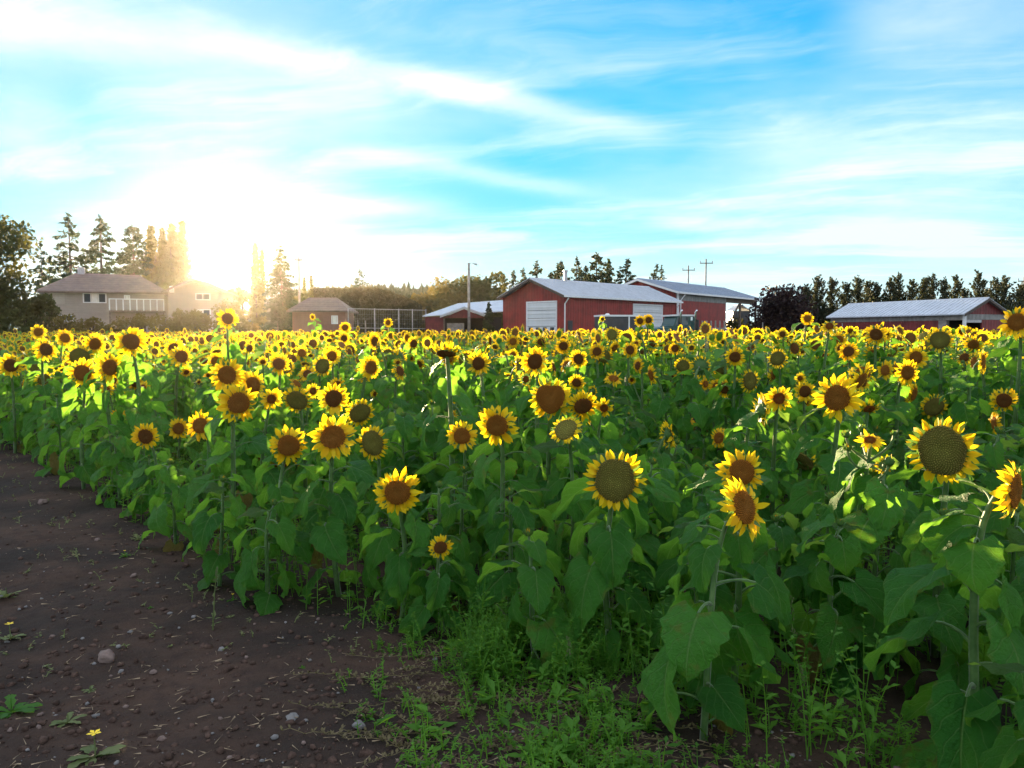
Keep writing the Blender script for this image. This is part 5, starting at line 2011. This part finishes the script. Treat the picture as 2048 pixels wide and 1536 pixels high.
# ------------------------------------------------------------------ the rest of the field, one mass
def simple_plant(seed):
    """a low cost sunflower of unit height: vertices, triangles, material (0 leaf, 1 petal, 2 disc, 3 stem)"""
    r = random.Random(seed)
    V, T, Mi = [], [], []

    def add(vs, ts, m):
        b = len(V)
        V.extend([tuple(q) for q in vs])
        T.extend([tuple(i + b for i in t) for t in ts])
        Mi.extend([m] * len(ts))
    for s in range(1):
        vs, ts = [], []
        for k in range(3):
            for z in (0, 1):
                a = 2 * PI * k / 3
                vs.append((math.cos(a) * .010, math.sin(a) * .010, z * .97))
        for k in range(3):
            a, b = k * 2, (k * 2 + 2) % 6
            ts += [(a, b, a + 1), (b, b + 1, a + 1)]
        add(vs, ts, 3)
    ang = r.uniform(0, 6)
    for i in range(9):
        t = .22 + .70 * i / 8
        ang += 2.4
        L = (.19 - .09 * max(0, t - .3)) * r.uniform(.8, 1.2)
        c, s = math.cos(ang), math.sin(ang)
        dr = r.uniform(.25, 1.1)
        o = .07
        prof = [(o, 0, 0), (o + L * .15, .32, -.02), (o + L * .5, .36, -.18 * dr), (o + L * .85, .16, -.5 * dr), (o + L, 0, -.72 * dr)]
        fold = r.uniform(.1, .35)
        vs = []
        z0 = t + .06
        for (q, w, dz) in prof:
            for e in (-1, 0, 1):
                x, y = q, e * w * L
                vs.append((c * x - s * y, s * x + c * y, z0 + dz * L + abs(e) * w * L * fold + r.uniform(-.01, .01)))
        ts = []
        for k in range(4):
            for j in range(2):
                a = k * 3 + j
                ts += [(a, a + 3, a + 4), (a, a + 4, a + 1)]
        ts = [t_ for t_ in ts]
        vs[0] = vs[2] = vs[1]
        add(vs, ts, 0)
        add([(0, 0, t), (c * o, s * o, z0), (c * o - s * .012, s * o + c * .012, z0)], [(0, 1, 2)], 3)
    heads = 1 + (r.random() < .3) - (r.random() < .12)
    for h in range(heads):
        n = facing(r.uniform(100, 260) if r.random() < .15 else r.gauss(0, 42), r.gauss(-6, 24))
        fr_ = head_frame(n, r.uniform(0, 6))
        ce = Vector((0, 0, 1.0)) + n * .07 if h == 0 else Vector((r.uniform(-.13, .13), r.uniform(-.1, .1), r.uniform(.78, .95)))
        Rr = r.uniform(.055, .085) if h == 0 else r.uniform(.035, .055)
        ratio = r.choice((.44, .56, .62, .7))
        npt = 15
        vs, ts = [], []
        for k in range(npt):
            a = 2 * PI * k / npt + r.uniform(-.08, .08)
            da = .21
            L = r.uniform(.85, 1.12)
            q0, qm = ratio * .9, (ratio + L) * .52
            tz = r.uniform(-.22, .12)
            for (q, aa, z) in ((q0, a, .0), (qm, a - da, tz * .4), (L, a + r.uniform(-.06, .06), tz), (qm, a + da, tz * .4)):
                vs.append(ce + fr_ @ Vector((q * math.cos(aa), q * math.sin(aa), z)) * Rr)
            b = k * 4
            ts += [(b, b + 1, b + 2), (b, b + 2, b + 3)]
        add(vs, ts, 1)
        vs = [ce + fr_ @ Vector((0, 0, .10)) * Rr]
        for k in range(10):
            a = 2 * PI * k / 10
            vs.append(ce + fr_ @ Vector((math.cos(a) * ratio, math.sin(a) * ratio, .04)) * Rr)
        add(vs, [(0, 1 + k, 1 + (k + 1) % 10) for k in range(10)], 2)
        vs = [ce + fr_ @ Vector((0, 0, -.32)) * Rr]
        for k in range(8):
            a = 2 * PI * k / 8
            vs.append(ce + fr_ @ Vector((math.cos(a) * ratio * 1.1, math.sin(a) * ratio * 1.1, -.05)) * Rr)
        add(vs, [(0, 1 + (k + 1) % 8, 1 + k) for k in range(8)], 0)
    return np.array(V), np.array(T), np.array(Mi)


TEMPL = [simple_plant(900 + i) for i in range(14)]
frs = np.random.RandomState(4)
fp = []
Y = last_y * .98
while Y < 57:
    xm = Y * .70 + 1.5
    s = .35 + .0080 * Y
    x = -xm
    while x < xm:
        q = (x + frs.uniform(-.25, .25) * s * 2, Y + frs.uniform(-.25, .25) * s * 2)
        if edge_dist(*q) > .1:
            fp.append(q)
        x += s
    Y += s * .95
Y = 1.6
while Y < last_y:                                        # the planting goes on beyond both sides of the view
    x = Y * .72 + 1.1
    while x < Y * .72 + 5.5:
        for sx in (1, -1):
            q = (sx * x + frs.uniform(-.2, .2), Y + frs.uniform(-.2, .2))
            if edge_dist(*q) > .1:
                fp.append(q)
        x += .45
    Y += .45
fp = np.array(fp)
Vs, Ts, Ms, tn = [], [], [], []
off = 0
which = frs.randint(0, len(TEMPL), len(fp))
for k, (tv, tt, tm) in enumerate(TEMPL):
    idx = np.where(which == k)[0]
    n = len(idx)
    a = frs.normal(0, .35, n) - np.arctan2(fp[idx, 0], fp[idx, 1]) * .6
    hts = np.array([field_height(x, y) for x, y in fp[idx]]) * frs.uniform(.83, 1.01, n)
    tall_one = frs.random_sample(n) < .03
    hts = np.where(tall_one, hts * 1.09, hts)
    c, s = np.cos(a)[:, None], np.sin(a)[:, None]
    wsc = (frs.uniform(1.15, 1.6, n))[:, None]
    hz = tv[None, :, 2] * hts[:, None]
    # the crown keeps its true size: only the stem stretches
    x = (tv[None, :, 0] * c - tv[None, :, 1] * s) * wsc + fp[idx, 0][:, None]
    y = (tv[None, :, 0] * s + tv[None, :, 1] * c) * wsc + fp[idx, 1][:, None]
    Vs.append(np.stack([x, y, hz], 2).reshape(-1, 3))
    Ts.append((tt[None] + (np.arange(n) * len(tv))[:, None, None]).reshape(-1, 3) + off)
    Ms.append(np.tile(tm, n))
    tn.append((np.repeat(frs.random_sample(n), len(tv)) * .6 + np.tile(np.random.RandomState(k).random_sample(len(tv)), n) * .4))
    off += n * len(tv)
fm = np_mesh('sunflower_rows', np.concatenate(Vs), np.concatenate(Ts), np.concatenate(Ms), [M['field_leaf'], M['field_petal'], M['field_disc'], M['stem']], True, np.concatenate(tn))
tag(link('sunflower_rows', fm), 'mass of yellow sunflowers filling the field back to the barns', 'sunflowers', kind='stuff')
print('field plants', len(fp), 'tris', len(fm.polygons))

# ------------------------------------------------------------------ weeds, stones and litter on the soil
wr = np.random.RandomState(21)


def sprigs(points, hmin, hmax, nleaf, lsize, rs, lean=.5):
    """upright weeds: a bent blade of a stem with small leaves along it"""
    Vs, Ts, tn = [], [], []
    off = 0
    for (x, y) in points:
        h = rs.uniform(hmin, hmax)
        a = rs.uniform(0, 6.28)
        lx, ly = math.cos(a) * h * rs.uniform(.05, lean), math.sin(a) * h * rs.uniform(.05, lean)
        z0 = soil_z(x, y) - .01 if y < 13 else 0
        t0 = rs.random_sample()
        w = .0022
        vs = [(x - w, y, z0), (x + w, y, z0), (x + lx * .35 - w, y + ly * .35, z0 + h * .55), (x + lx * .35 + w, y + ly * .35, z0 + h * .55), (x + lx, y + ly, z0 + h)]
        ts = [(0, 1, 2), (1, 3, 2), (2, 3, 4)]
        for k in range(nleaf):
            t = rs.uniform(.15, 1)
            px_, py_, pz_ = x + lx * t ** 1.5, y + ly * t ** 1.5, z0 + h * t
            b = rs.uniform(0, 6.28)
            s = lsize * rs.uniform(.6, 1.4) * (1.15 - .5 * t)
            ex, ey, ez = math.cos(b) * s, math.sin(b) * s, s * rs.uniform(-.2, .8)
            ox, oy = -math.sin(b) * s * .22, math.cos(b) * s * .22
            q = len(vs)
            vs += [(px_, py_, pz_), (px_ + ex * .5 + ox, py_ + ey * .5 + oy, pz_ + ez * .6), (px_ + ex, py_ + ey, pz_ + ez * .7), (px_ + ex * .5 - ox, py_ + ey * .5 - oy, pz_ + ez * .6)]
            ts += [(q, q + 1, q + 2), (q, q + 2, q + 3)]
        Vs.append(np.array(vs))
        Ts.append(np.array(ts) + off)
        tn.append(np.full(len(vs), t0))
        off += len(vs)
    return np.concatenate(Vs), np.concatenate(Ts), np.concatenate(tn)


def pix_ground(u, v):
    k = HC / (HC - P(u, v, 1).z)
    p = Vector((0, 0, HC)) + (P(u, v, 1) - Vector((0, 0, HC))) * k
    return p.x, p.y


pts = []
while len(pts) < 2500:
    x, y = wr.uniform(-.95, 2.2), wr.uniform(2.0, 4.6)
    d = edge_dist(x, y)
    f = mnoise.noise(Vector((x * 2.6, y * 2.6, 1))) + .5 * mnoise.noise(Vector((x * 7, y * 7, 4)))
    left = (x + .62) / .5 + (y - 2.6) * .4
    right = 1.0 if x < .75 else .25
    if -1.0 < d < .9 and f > .05 - wr.random_sample() * .35 and wr.random_sample() < max(0, min(1, left * .5)) * right:
        pts.append((x, y))
V1, T1, t1 = sprigs(pts[:1900], .02, .10, 12, .019, wr, 1.1)
V2, T2, t2 = sprigs(pts[1900:2330], .06, .20, 16, .024, wr, .7)
V3, T3, t3 = sprigs(pts[2330:], .04, .15, 5, .07, wr, .5)
V = np.concatenate([V1, V2, V3])
T = np.concatenate([T1, T2 + len(V1), T3 + len(V1) + len(V2)])
tn = np.concatenate([t1, t2, t3])
tag(link('weeds', np_mesh('weeds', V, T, np.zeros(len(T)), [M['weed']], tint=tn)), 'low green weeds creeping over the soil under the front sunflowers', 'weeds', kind='stuff')
pts = []
while len(pts) < 260:
    x, y = wr.uniform(-.2, .42), wr.uniform(3.25, 3.95)
    if mnoise.noise(Vector((x * 5, y * 5, 2))) > -.1:
        pts.append((x, y))
V, T, tn = sprigs(pts, .12, .30, 26, .028, wr, .55)
tag(link('feathery_weeds', np_mesh('feathery_weeds', V, T, np.zeros(len(T)), [M['weed']], tint=tn)), 'taller feathery green weeds in the gap under the huge olive sunflower', 'weeds', kind='stuff')

pts = []
while len(pts) < 2600:
    x, y = wr.uniform(-7, 7), wr.uniform(2.6, 10.5)
    d = edge_dist(x, y)
    if d > .15 and abs(x) < y * .68 + .3 and wr.random_sample() < (.9 if d < 3 else .4):
        pts.append((x, y))
V, T, tn = sprigs(pts, .12, .48, 10, .05, wr, .35)
tag(link('undergrowth', np_mesh('undergrowth', V, T, np.zeros(len(T)), [M['weed']], tint=tn)), 'weedy undergrowth between the stems of the sunflowers', 'undergrowth', kind='stuff')

pts = []
while len(pts) < 330:
    x, y = wr.uniform(-7, .4), wr.uniform(1.9, 9.5)
    d = edge_dist(x, y)
    if (-.45 < d < .1 and wr.random_sample() < .7) or (d < 0 and x < -1.15 * (y / 2.6) * .9 and mnoise.noise(Vector((x * 1.5, y * 1.5, 8))) > .12):
        pts.append((x, y))
V, T, tn = sprigs(pts, .02, .07, 7, .022, wr, 1.0)
tag(link('soil_weeds', np_mesh('soil_weeds', V, T, np.zeros(len(T)), [M['weed_pale']], tint=tn)), 'sparse pale seedlings scattered over the bare soil', 'weeds', kind='stuff')

# trailing stems that run out over the soil
Vs, Ts, tn = [], [], []
off = 0
for k in range(95):
    x, y = wr.uniform(-.55, .95), wr.uniform(2.35, 3.6)
    if edge_dist(x, y) > .25:
        continue
    a = wr.normal(PI, .45)
    L = wr.uniform(.12, .5)
    pts = []
    for i in range(14):
        pts.append((x, y, soil_z(x, y) + .008 + .012 * abs(math.sin(i * .8 + k))))
        a += wr.normal(0, .14)
        x += math.cos(a) * L / 13
        y += math.sin(a) * L / 13 * .8
    w = .0016
    t0 = wr.random_sample()
    vs, ts = [], []
    for i, p in enumerate(pts):
        vs += [(p[0], p[1] - w, p[2]), (p[0], p[1] + w, p[2] + w)]
        if i:
            b = 2 * i
            ts += [(b - 2, b, b - 1), (b, b + 1, b - 1)]
    for i, p in enumerate(pts[1:]):
        for s in (-1, 1, 1):
            q = len(vs)
            ln = wr.uniform(.008, .017)
            b = wr.uniform(0, 6.28)
            ex, ey = math.cos(b) * ln, math.sin(b) * ln
            vs += [p, (p[0] + ex * .5 - ey * .35, p[1] + ey * .5 + ex * .35, p[2] + ln * .6), (p[0] + ex, p[1] + ey, p[2] + ln * .9), (p[0] + ex * .5 + ey * .35, p[1] + ey * .5 - ex * .35, p[2] + ln * .5)]
            ts += [(q, q + 1, q + 2), (q, q + 2, q + 3)]
    Vs.append(np.array(vs)); Ts.append(np.array(ts) + off); tn.append(np.full(len(vs), t0))
    off += len(vs)
tv, tt, tnn = np.concatenate(Vs), np.concatenate(Ts), np.concatenate(tn)
tag(link('trailing_weeds', np_mesh('trailing_weeds', tv, tt, np.zeros(len(tt)), [M['weed_dry']], tint=tnn)), 'thin trailing weed stems lying out over the dark soil', 'weeds', kind='stuff')

# clods, pebbles and straw
ico_v, ico_f = [], []
ph = (1 + 5 ** .5) / 2
for s1 in (-1, 1):
    for s2 in (-1, 1):
        ico_v += [(0, s1, s2 * ph), (s1, s2 * ph, 0), (s2 * ph, 0, s1)]
ico_v = np.array(ico_v, float) / math.sqrt(1 + ph * ph)
for i in range(12):
    for j in range(i + 1, 12):
        for k in range(j + 1, 12):
            if all(abs(np.linalg.norm(ico_v[a] - ico_v[b]) - 1.0515) < .01 for a, b in ((i, j), (j, k), (i, k))):
                n = np.cross(ico_v[j] - ico_v[i], ico_v[k] - ico_v[i])
                ico_f.append((i, j, k) if n @ ico_v[i] > 0 else (i, k, j))
ico_f = np.array(ico_f)


def lumps(n, smin, smax, rs, mat, name, label, cat, region, power=3.0, sink=.3):
    Vs, Ts, tn = [], [], []
    c = 0
    while c < n:
        y = 1.75 / (rs.uniform(.17, .95))
        x = rs.uniform(-.72, .72) * y
        if not region(x, y):
            continue
        s = smin + (smax - smin) * rs.random_sample() ** power
        q = ico_v * (1 + rs.uniform(-.35, .35, (12, 1))) * s * np.array([rs.uniform(.7, 1.3), rs.uniform(.7, 1.3), rs.uniform(.5, .9)])
        a = rs.uniform(0, 6.28)
        q = q @ np.array([[math.cos(a), math.sin(a), 0], [-math.sin(a), math.cos(a), 0], [0, 0, 1]])
        Vs.append(q + np.array([x, y, soil_z(x, y) + s * sink]))
        Ts.append(ico_f + 12 * c)
        c += 1
    V, T = np.concatenate(Vs), np.concatenate(Ts)
    tag(link(name, np_mesh(name, V, T, np.zeros(len(T)), [mat])), label, cat, kind='stuff')


bare = lambda x, y: edge_dist(x, y) < .5
lumps(9000, .003, .022, np.random.RandomState(31), M['clod'], 'soil_clods', 'crumbled clods of dark earth over the bare soil', 'soil', bare, 5.5, .1)
lumps(420, .003, .013, np.random.RandomState(32), M['stone'], 'pebbles', 'pale grey pebbles scattered over the bare soil', 'pebbles', bare, 2.5)
lumps(260, .003, .016, np.random.RandomState(33), M['stone_warm'], 'warm_pebbles', 'pinkish pebbles scattered over the bare soil', 'pebbles', bare, 2.5)
Vs, Ts = [], []
c = 0
srs = np.random.RandomState(34)
while c < 1500:
    y = 1.75 / srs.uniform(.17, .95)
    x = srs.uniform(-.72, .5) * y
    if not bare(x, y):
        continue
    a, L, w = srs.uniform(0, 6.28), srs.uniform(.008, .06), srs.uniform(.0010, .0024)
    dx, dy = math.cos(a) * L, math.sin(a) * L
    z = soil_z(x, y) + .010
    z2 = soil_z(x + dx, y + dy) + .012
    Vs += [(x - dy / L * w, y + dx / L * w, z), (x + dy / L * w, y - dx / L * w, z), (x + dx, y + dy, z2), (x, y, z + 2 * w)]
    Ts += [(4 * c, 4 * c + 1, 4 * c + 2), (4 * c + 1, 4 * c + 3, 4 * c + 2), (4 * c + 3, 4 * c, 4 * c + 2)]
    c += 1
tag(link('straw_litter', np_mesh('straw_litter', np.array(Vs), np.array(Ts), np.zeros(len(Ts)), [M['straw']])), 'bits of dry straw on the bare soil', 'straw', kind='stuff')


def stone(u, v, w, mat, label, seed):
    x, y = pix_ground(u, v)
    s = w / F * math.hypot(x, y) * .5
    r = random.Random(seed)
    import bmesh
    bm = bmesh.new()
    bmesh.ops.create_icosphere(bm, subdivisions=3, radius=1)
    for q in bm.verts:
        k = 1 + .42 * mnoise.noise(q.co * 1.3 + Vector((seed, 0, 0))) + .14 * mnoise.noise(q.co * 3.2 + Vector((0, seed, 0)))
        q.co = Vector((q.co.x * s * 1.1 * k, q.co.y * s * .9 * k, q.co.z * s * .7 * k))
    me = bpy.data.meshes.new('stone')
    bm.to_mesh(me)
    bm.free()
    me.materials.append(mat)
    me.polygons.foreach_set('use_smooth', [True] * len(me.polygons))
    o = link('stone', me, None, (x, y, soil_z(x, y) + s * .35))
    o.rotation_euler = (r.uniform(-.3, .3), r.uniform(-.3, .3), r.uniform(0, 6))
    tag(o, label, 'stone', 'stones on the soil')


stone(584, 1441, 24, M['stone'], 'pale rounded stone, largest on the bare soil before the trailing weeds', 1)
stone(718, 1456, 22, M['stone'], 'half buried flat grey stone right of the pale rounded one', 2)
stone(612, 1447, 9, M['stone'], 'tiny pebble just right of the pale rounded stone', 3)
stone(213, 1321, 30, M['stone_warm'], 'flat pinkish brown stone in the middle of the bare soil', 4)
stone(443, 1297, 13, M['stone'], 'small blue grey stone below the first plants of the field edge', 5)
stone(268, 1153, 11, M['stone_warm'], 'small pinkish stone on the far part of the bare soil', 6)
stone(323, 1473, 15, M['stone_warm'], 'small stone left of the pale rounded one', 7)
stone(261, 1268, 8, M['stone'], 'small white stone above the flat pinkish brown one', 8)
stone(85, 1006, 14, M['stone_warm'], 'low clod like stone at the left far part of the soil', 9)
stone(340, 1231, 8, M['stone'], 'small white stone near the thin weed stalks', 10)
stone(195, 1080, 10, M['stone_warm'], 'small brown stone among the far soil', 11)
stone(306, 1343, 12, M['stone_warm'], 'small reddish stone right of the flat pinkish one', 12)


def weed_stalk(u, v0, v1, label, seed, mat='weed', leafy=1.0, yellow=0):
    """u, v0 the foot and v1 the tip in the photograph"""
    x, y = pix_ground(u, v0)
    h = P(u, v1, y).z - soil_z(x, y)
    r = random.Random(seed)
    root = empty('weed_stalk', (x, y, soil_z(x, y)), 0, label, 'weed', 'tall weeds on and beside the soil')
    path = bez(Vector((0, 0, -.02)), Vector((r.uniform(-.01, .02), 0, h * .4)), Vector((r.uniform(-.03, .03), r.uniform(-.02, .02), h * .75)), Vector((r.uniform(-.05, .03), r.uniform(-.03, .03), h)), 10)
    MB().tube(path, [.0038 * (1 - .6 * i / 10) for i in range(11)], 5).build('stem', M[mat], root)
    lm = MB()
    for i in range(int(16 * leafy)):
        t = r.uniform(.05, .68)
        k = t * 10
        p = path[int(k)].lerp(path[int(k) + 1], k % 1)
        a = r.uniform(0, 6.28)
        L = h * r.uniform(.05, .12) * (1.2 - t) + .008
        e = Vector((math.cos(a), math.sin(a), r.uniform(.1, .9)))
        o = Vector((-math.sin(a), math.cos(a), 0)) * L * .24
        lm.add([p, p + e * L * .5 + o, p + e * L, p + e * L * .5 - o], [(0, 1, 2), (0, 2, 3)])
    tag(lm.build('foliage', M[mat], root), kind='stuff')
    sm_ = MB()
    for i in range(46):
        t = r.uniform(.62, 1.0)
        k = min(9.99, t * 10)
        p = path[int(k)].lerp(path[int(k) + 1], k % 1)
        q = Vector((r.gauss(0, 1), r.gauss(0, 1), r.gauss(0, .6))) * .0042 * (1.3 - t) * 1.8
        s = .0042 * r.uniform(.6, 1.3)
        sm_.add([p + q + Vector((s, 0, 0)), p + q + Vector((-s * .5, s * .8, 0)), p + q + Vector((-s * .5, -s * .8, 0)), p + q + Vector((0, 0, s * 1.6))], [(0, 1, 3), (1, 2, 3), (2, 0, 3)])
    tag(sm_.build('seed_head', M['flower_yellow'] if yellow else M['weed_pale'], root), kind='stuff')


weed_stalk(1085, 1330, 1148, 'tall pale green weed spike in the dark gap under the huge olive sunflower', 1)
weed_stalk(1010, 1290, 1212, 'short thin weed spike left of the tall pale green one', 2, 'weed_pale')
weed_stalk(1224, 1330, 1178, 'arching weed spike right of the tall pale green one', 3, 'weed', 1.6)
weed_stalk(1592, 1440, 1188, 'tall seedy weed spike right of the tall front sunflower stem', 4, 'weed', 1.5)
weed_stalk(425, 1256, 1136, 'taller of two dry weed spikes on the soil left of the field edge', 5, 'weed_pale')
weed_stalk(382, 1205, 1165, 'shorter of two dry weed spikes on the soil left of the field edge', 6, 'weed_pale', .7)
weed_stalk(1620, 1490, 1330, 'thin leafy weed in the shade under the front sunflowers at right', 7, 'weed', 1.4)
weed_stalk(1130, 1400, 1270, 'leafy weed standing in the low green weeds', 8, 'weed', 2.0)
weed_stalk(880, 1000, 872, 'feathery weed between the sunflowers above the lowest small bloom', 9, 'weed', 2.4)


def seedling(u, v, w, label, seed, yellow=False, mat='weed_pale', nleaf=9):
    x, y = pix_ground(u, v)
    s = w / F * math.hypot(x, y) * .40
    r = random.Random(seed)
    root = empty('seedling', (x, y, soil_z(x, y)), 0, label, 'weed', 'small weeds on the soil')
    MB().tube([(0, 0, -.01), (.002, 0, s * .3), (.0, .002, s * .6)], [.003, .0025, .002], 5).build('stem', M[mat], root)
    for i in range(nleaf):
        a = i * 2.4 + r.uniform(-.3, .3)
        L = s * r.uniform(.7, 1.15)
        el_ = r.uniform(.15, .8)
        e = Vector((math.cos(a), math.sin(a), el_))
        o = Vector((-math.sin(a), math.cos(a), 0))
        lb = MB()
        vs = []
        for (t, ww) in ((0, .02), (.25, .10), (.45, .19), (.6, .12), (.8, .20), (1, .03)):
            m_ = e * L * t - Vector((0, 0, .35 * L * t * t))
            vs += [m_ - o * L * ww + Vector((0, 0, .04 * L)), m_, m_ + o * L * ww + Vector((0, 0, .04 * L))]
        fs = [(k * 3 + j, k * 3 + 3 + j, k * 3 + 4 + j, k * 3 + 1 + j) for k in range(5) for j in range(2)]
        lb.add(vs, fs)
        lb.build('leaf', M[mat], root, True)
    if yellow:
        for k in range(5):
            a = k * 1.257
            p = Vector((0, 0, s * .95))
            fb = MB()
            q = s * .28
            fb.add([p, p + Vector((math.cos(a) * q * .6 - math.sin(a) * q * .3, math.sin(a) * q * .6 + math.cos(a) * q * .3, .003)), p + Vector((math.cos(a) * q, math.sin(a) * q, .004)),
                    p + Vector((math.cos(a) * q * .6 + math.sin(a) * q * .3, math.sin(a) * q * .6 - math.cos(a) * q * .3, .003))], [(0, 1, 2, 3)])
            fb.build('petal', M['flower_yellow'], root)
        MB().tube([(0, 0, s * .5), (0, 0, s * .95)], .002, 5).build('flower_stalk', M[mat], root)


seedling(190, 1516, 120, 'spreading yellow flowered weed at the bottom edge of the soil', 1, True, 'weed_pale', 13)
seedling(22, 1424, 110, 'bright green weed at the lower left edge', 2, False, 'weed', 12)
seedling(135, 1445, 70, 'grey green weed with long leaves right of the bright one at lower left', 3, False, 'weed_pale', 8)
seedling(20, 1275, 70, 'yellow flowered weed at the left edge of the soil', 4, True, 'weed_pale', 9)
seedling(250, 1118, 26, 'small weed with one yellow bloom on the far soil', 5, True, 'weed', 8)
seedling(300, 1222, 16, 'tiny green seedling in the middle of the soil', 6, False, 'weed', 6)
seedling(466, 1205, 30, 'yellow flowered weed touching the first plants of the field', 7, True, 'weed', 8)
seedling(604, 1340, 22, 'tiny green seedling before the field edge', 8, False, 'weed', 7)
seedling(180, 1375, 40, 'dull weed near the flat pinkish stone', 9, False, 'weed_pale', 8)
seedling(275, 1075, 46, 'pale straggling weed on the far soil', 10, False, 'weed_pale', 10)
seedling(12, 1190, 70, 'weed on the left edge of the soil above the yellow flowered one', 11, False, 'weed_pale', 10)

# ------------------------------------------------------------------ the low sunlit haze
hz = MB().box(-215, 215, -28, 262, -1.2, 17)
m_ = bpy.data.materials.new('haze')
m_.use_nodes = True
nt = m_.node_tree
nt.nodes.clear()
pv = nt.nodes.new('ShaderNodeVolumePrincipled')
pv.inputs['Color'].default_value = (.97, .90, .80, 1)
pv.inputs['Density'].default_value = HAZE
pv.inputs['Anisotropy'].default_value = HAZE_G
mo = nt.nodes.new('ShaderNodeOutputMaterial')
nt.links.new(pv.outputs[0], mo.inputs['Volume'])
tag(hz.build('haze', m_), kind='stuff')
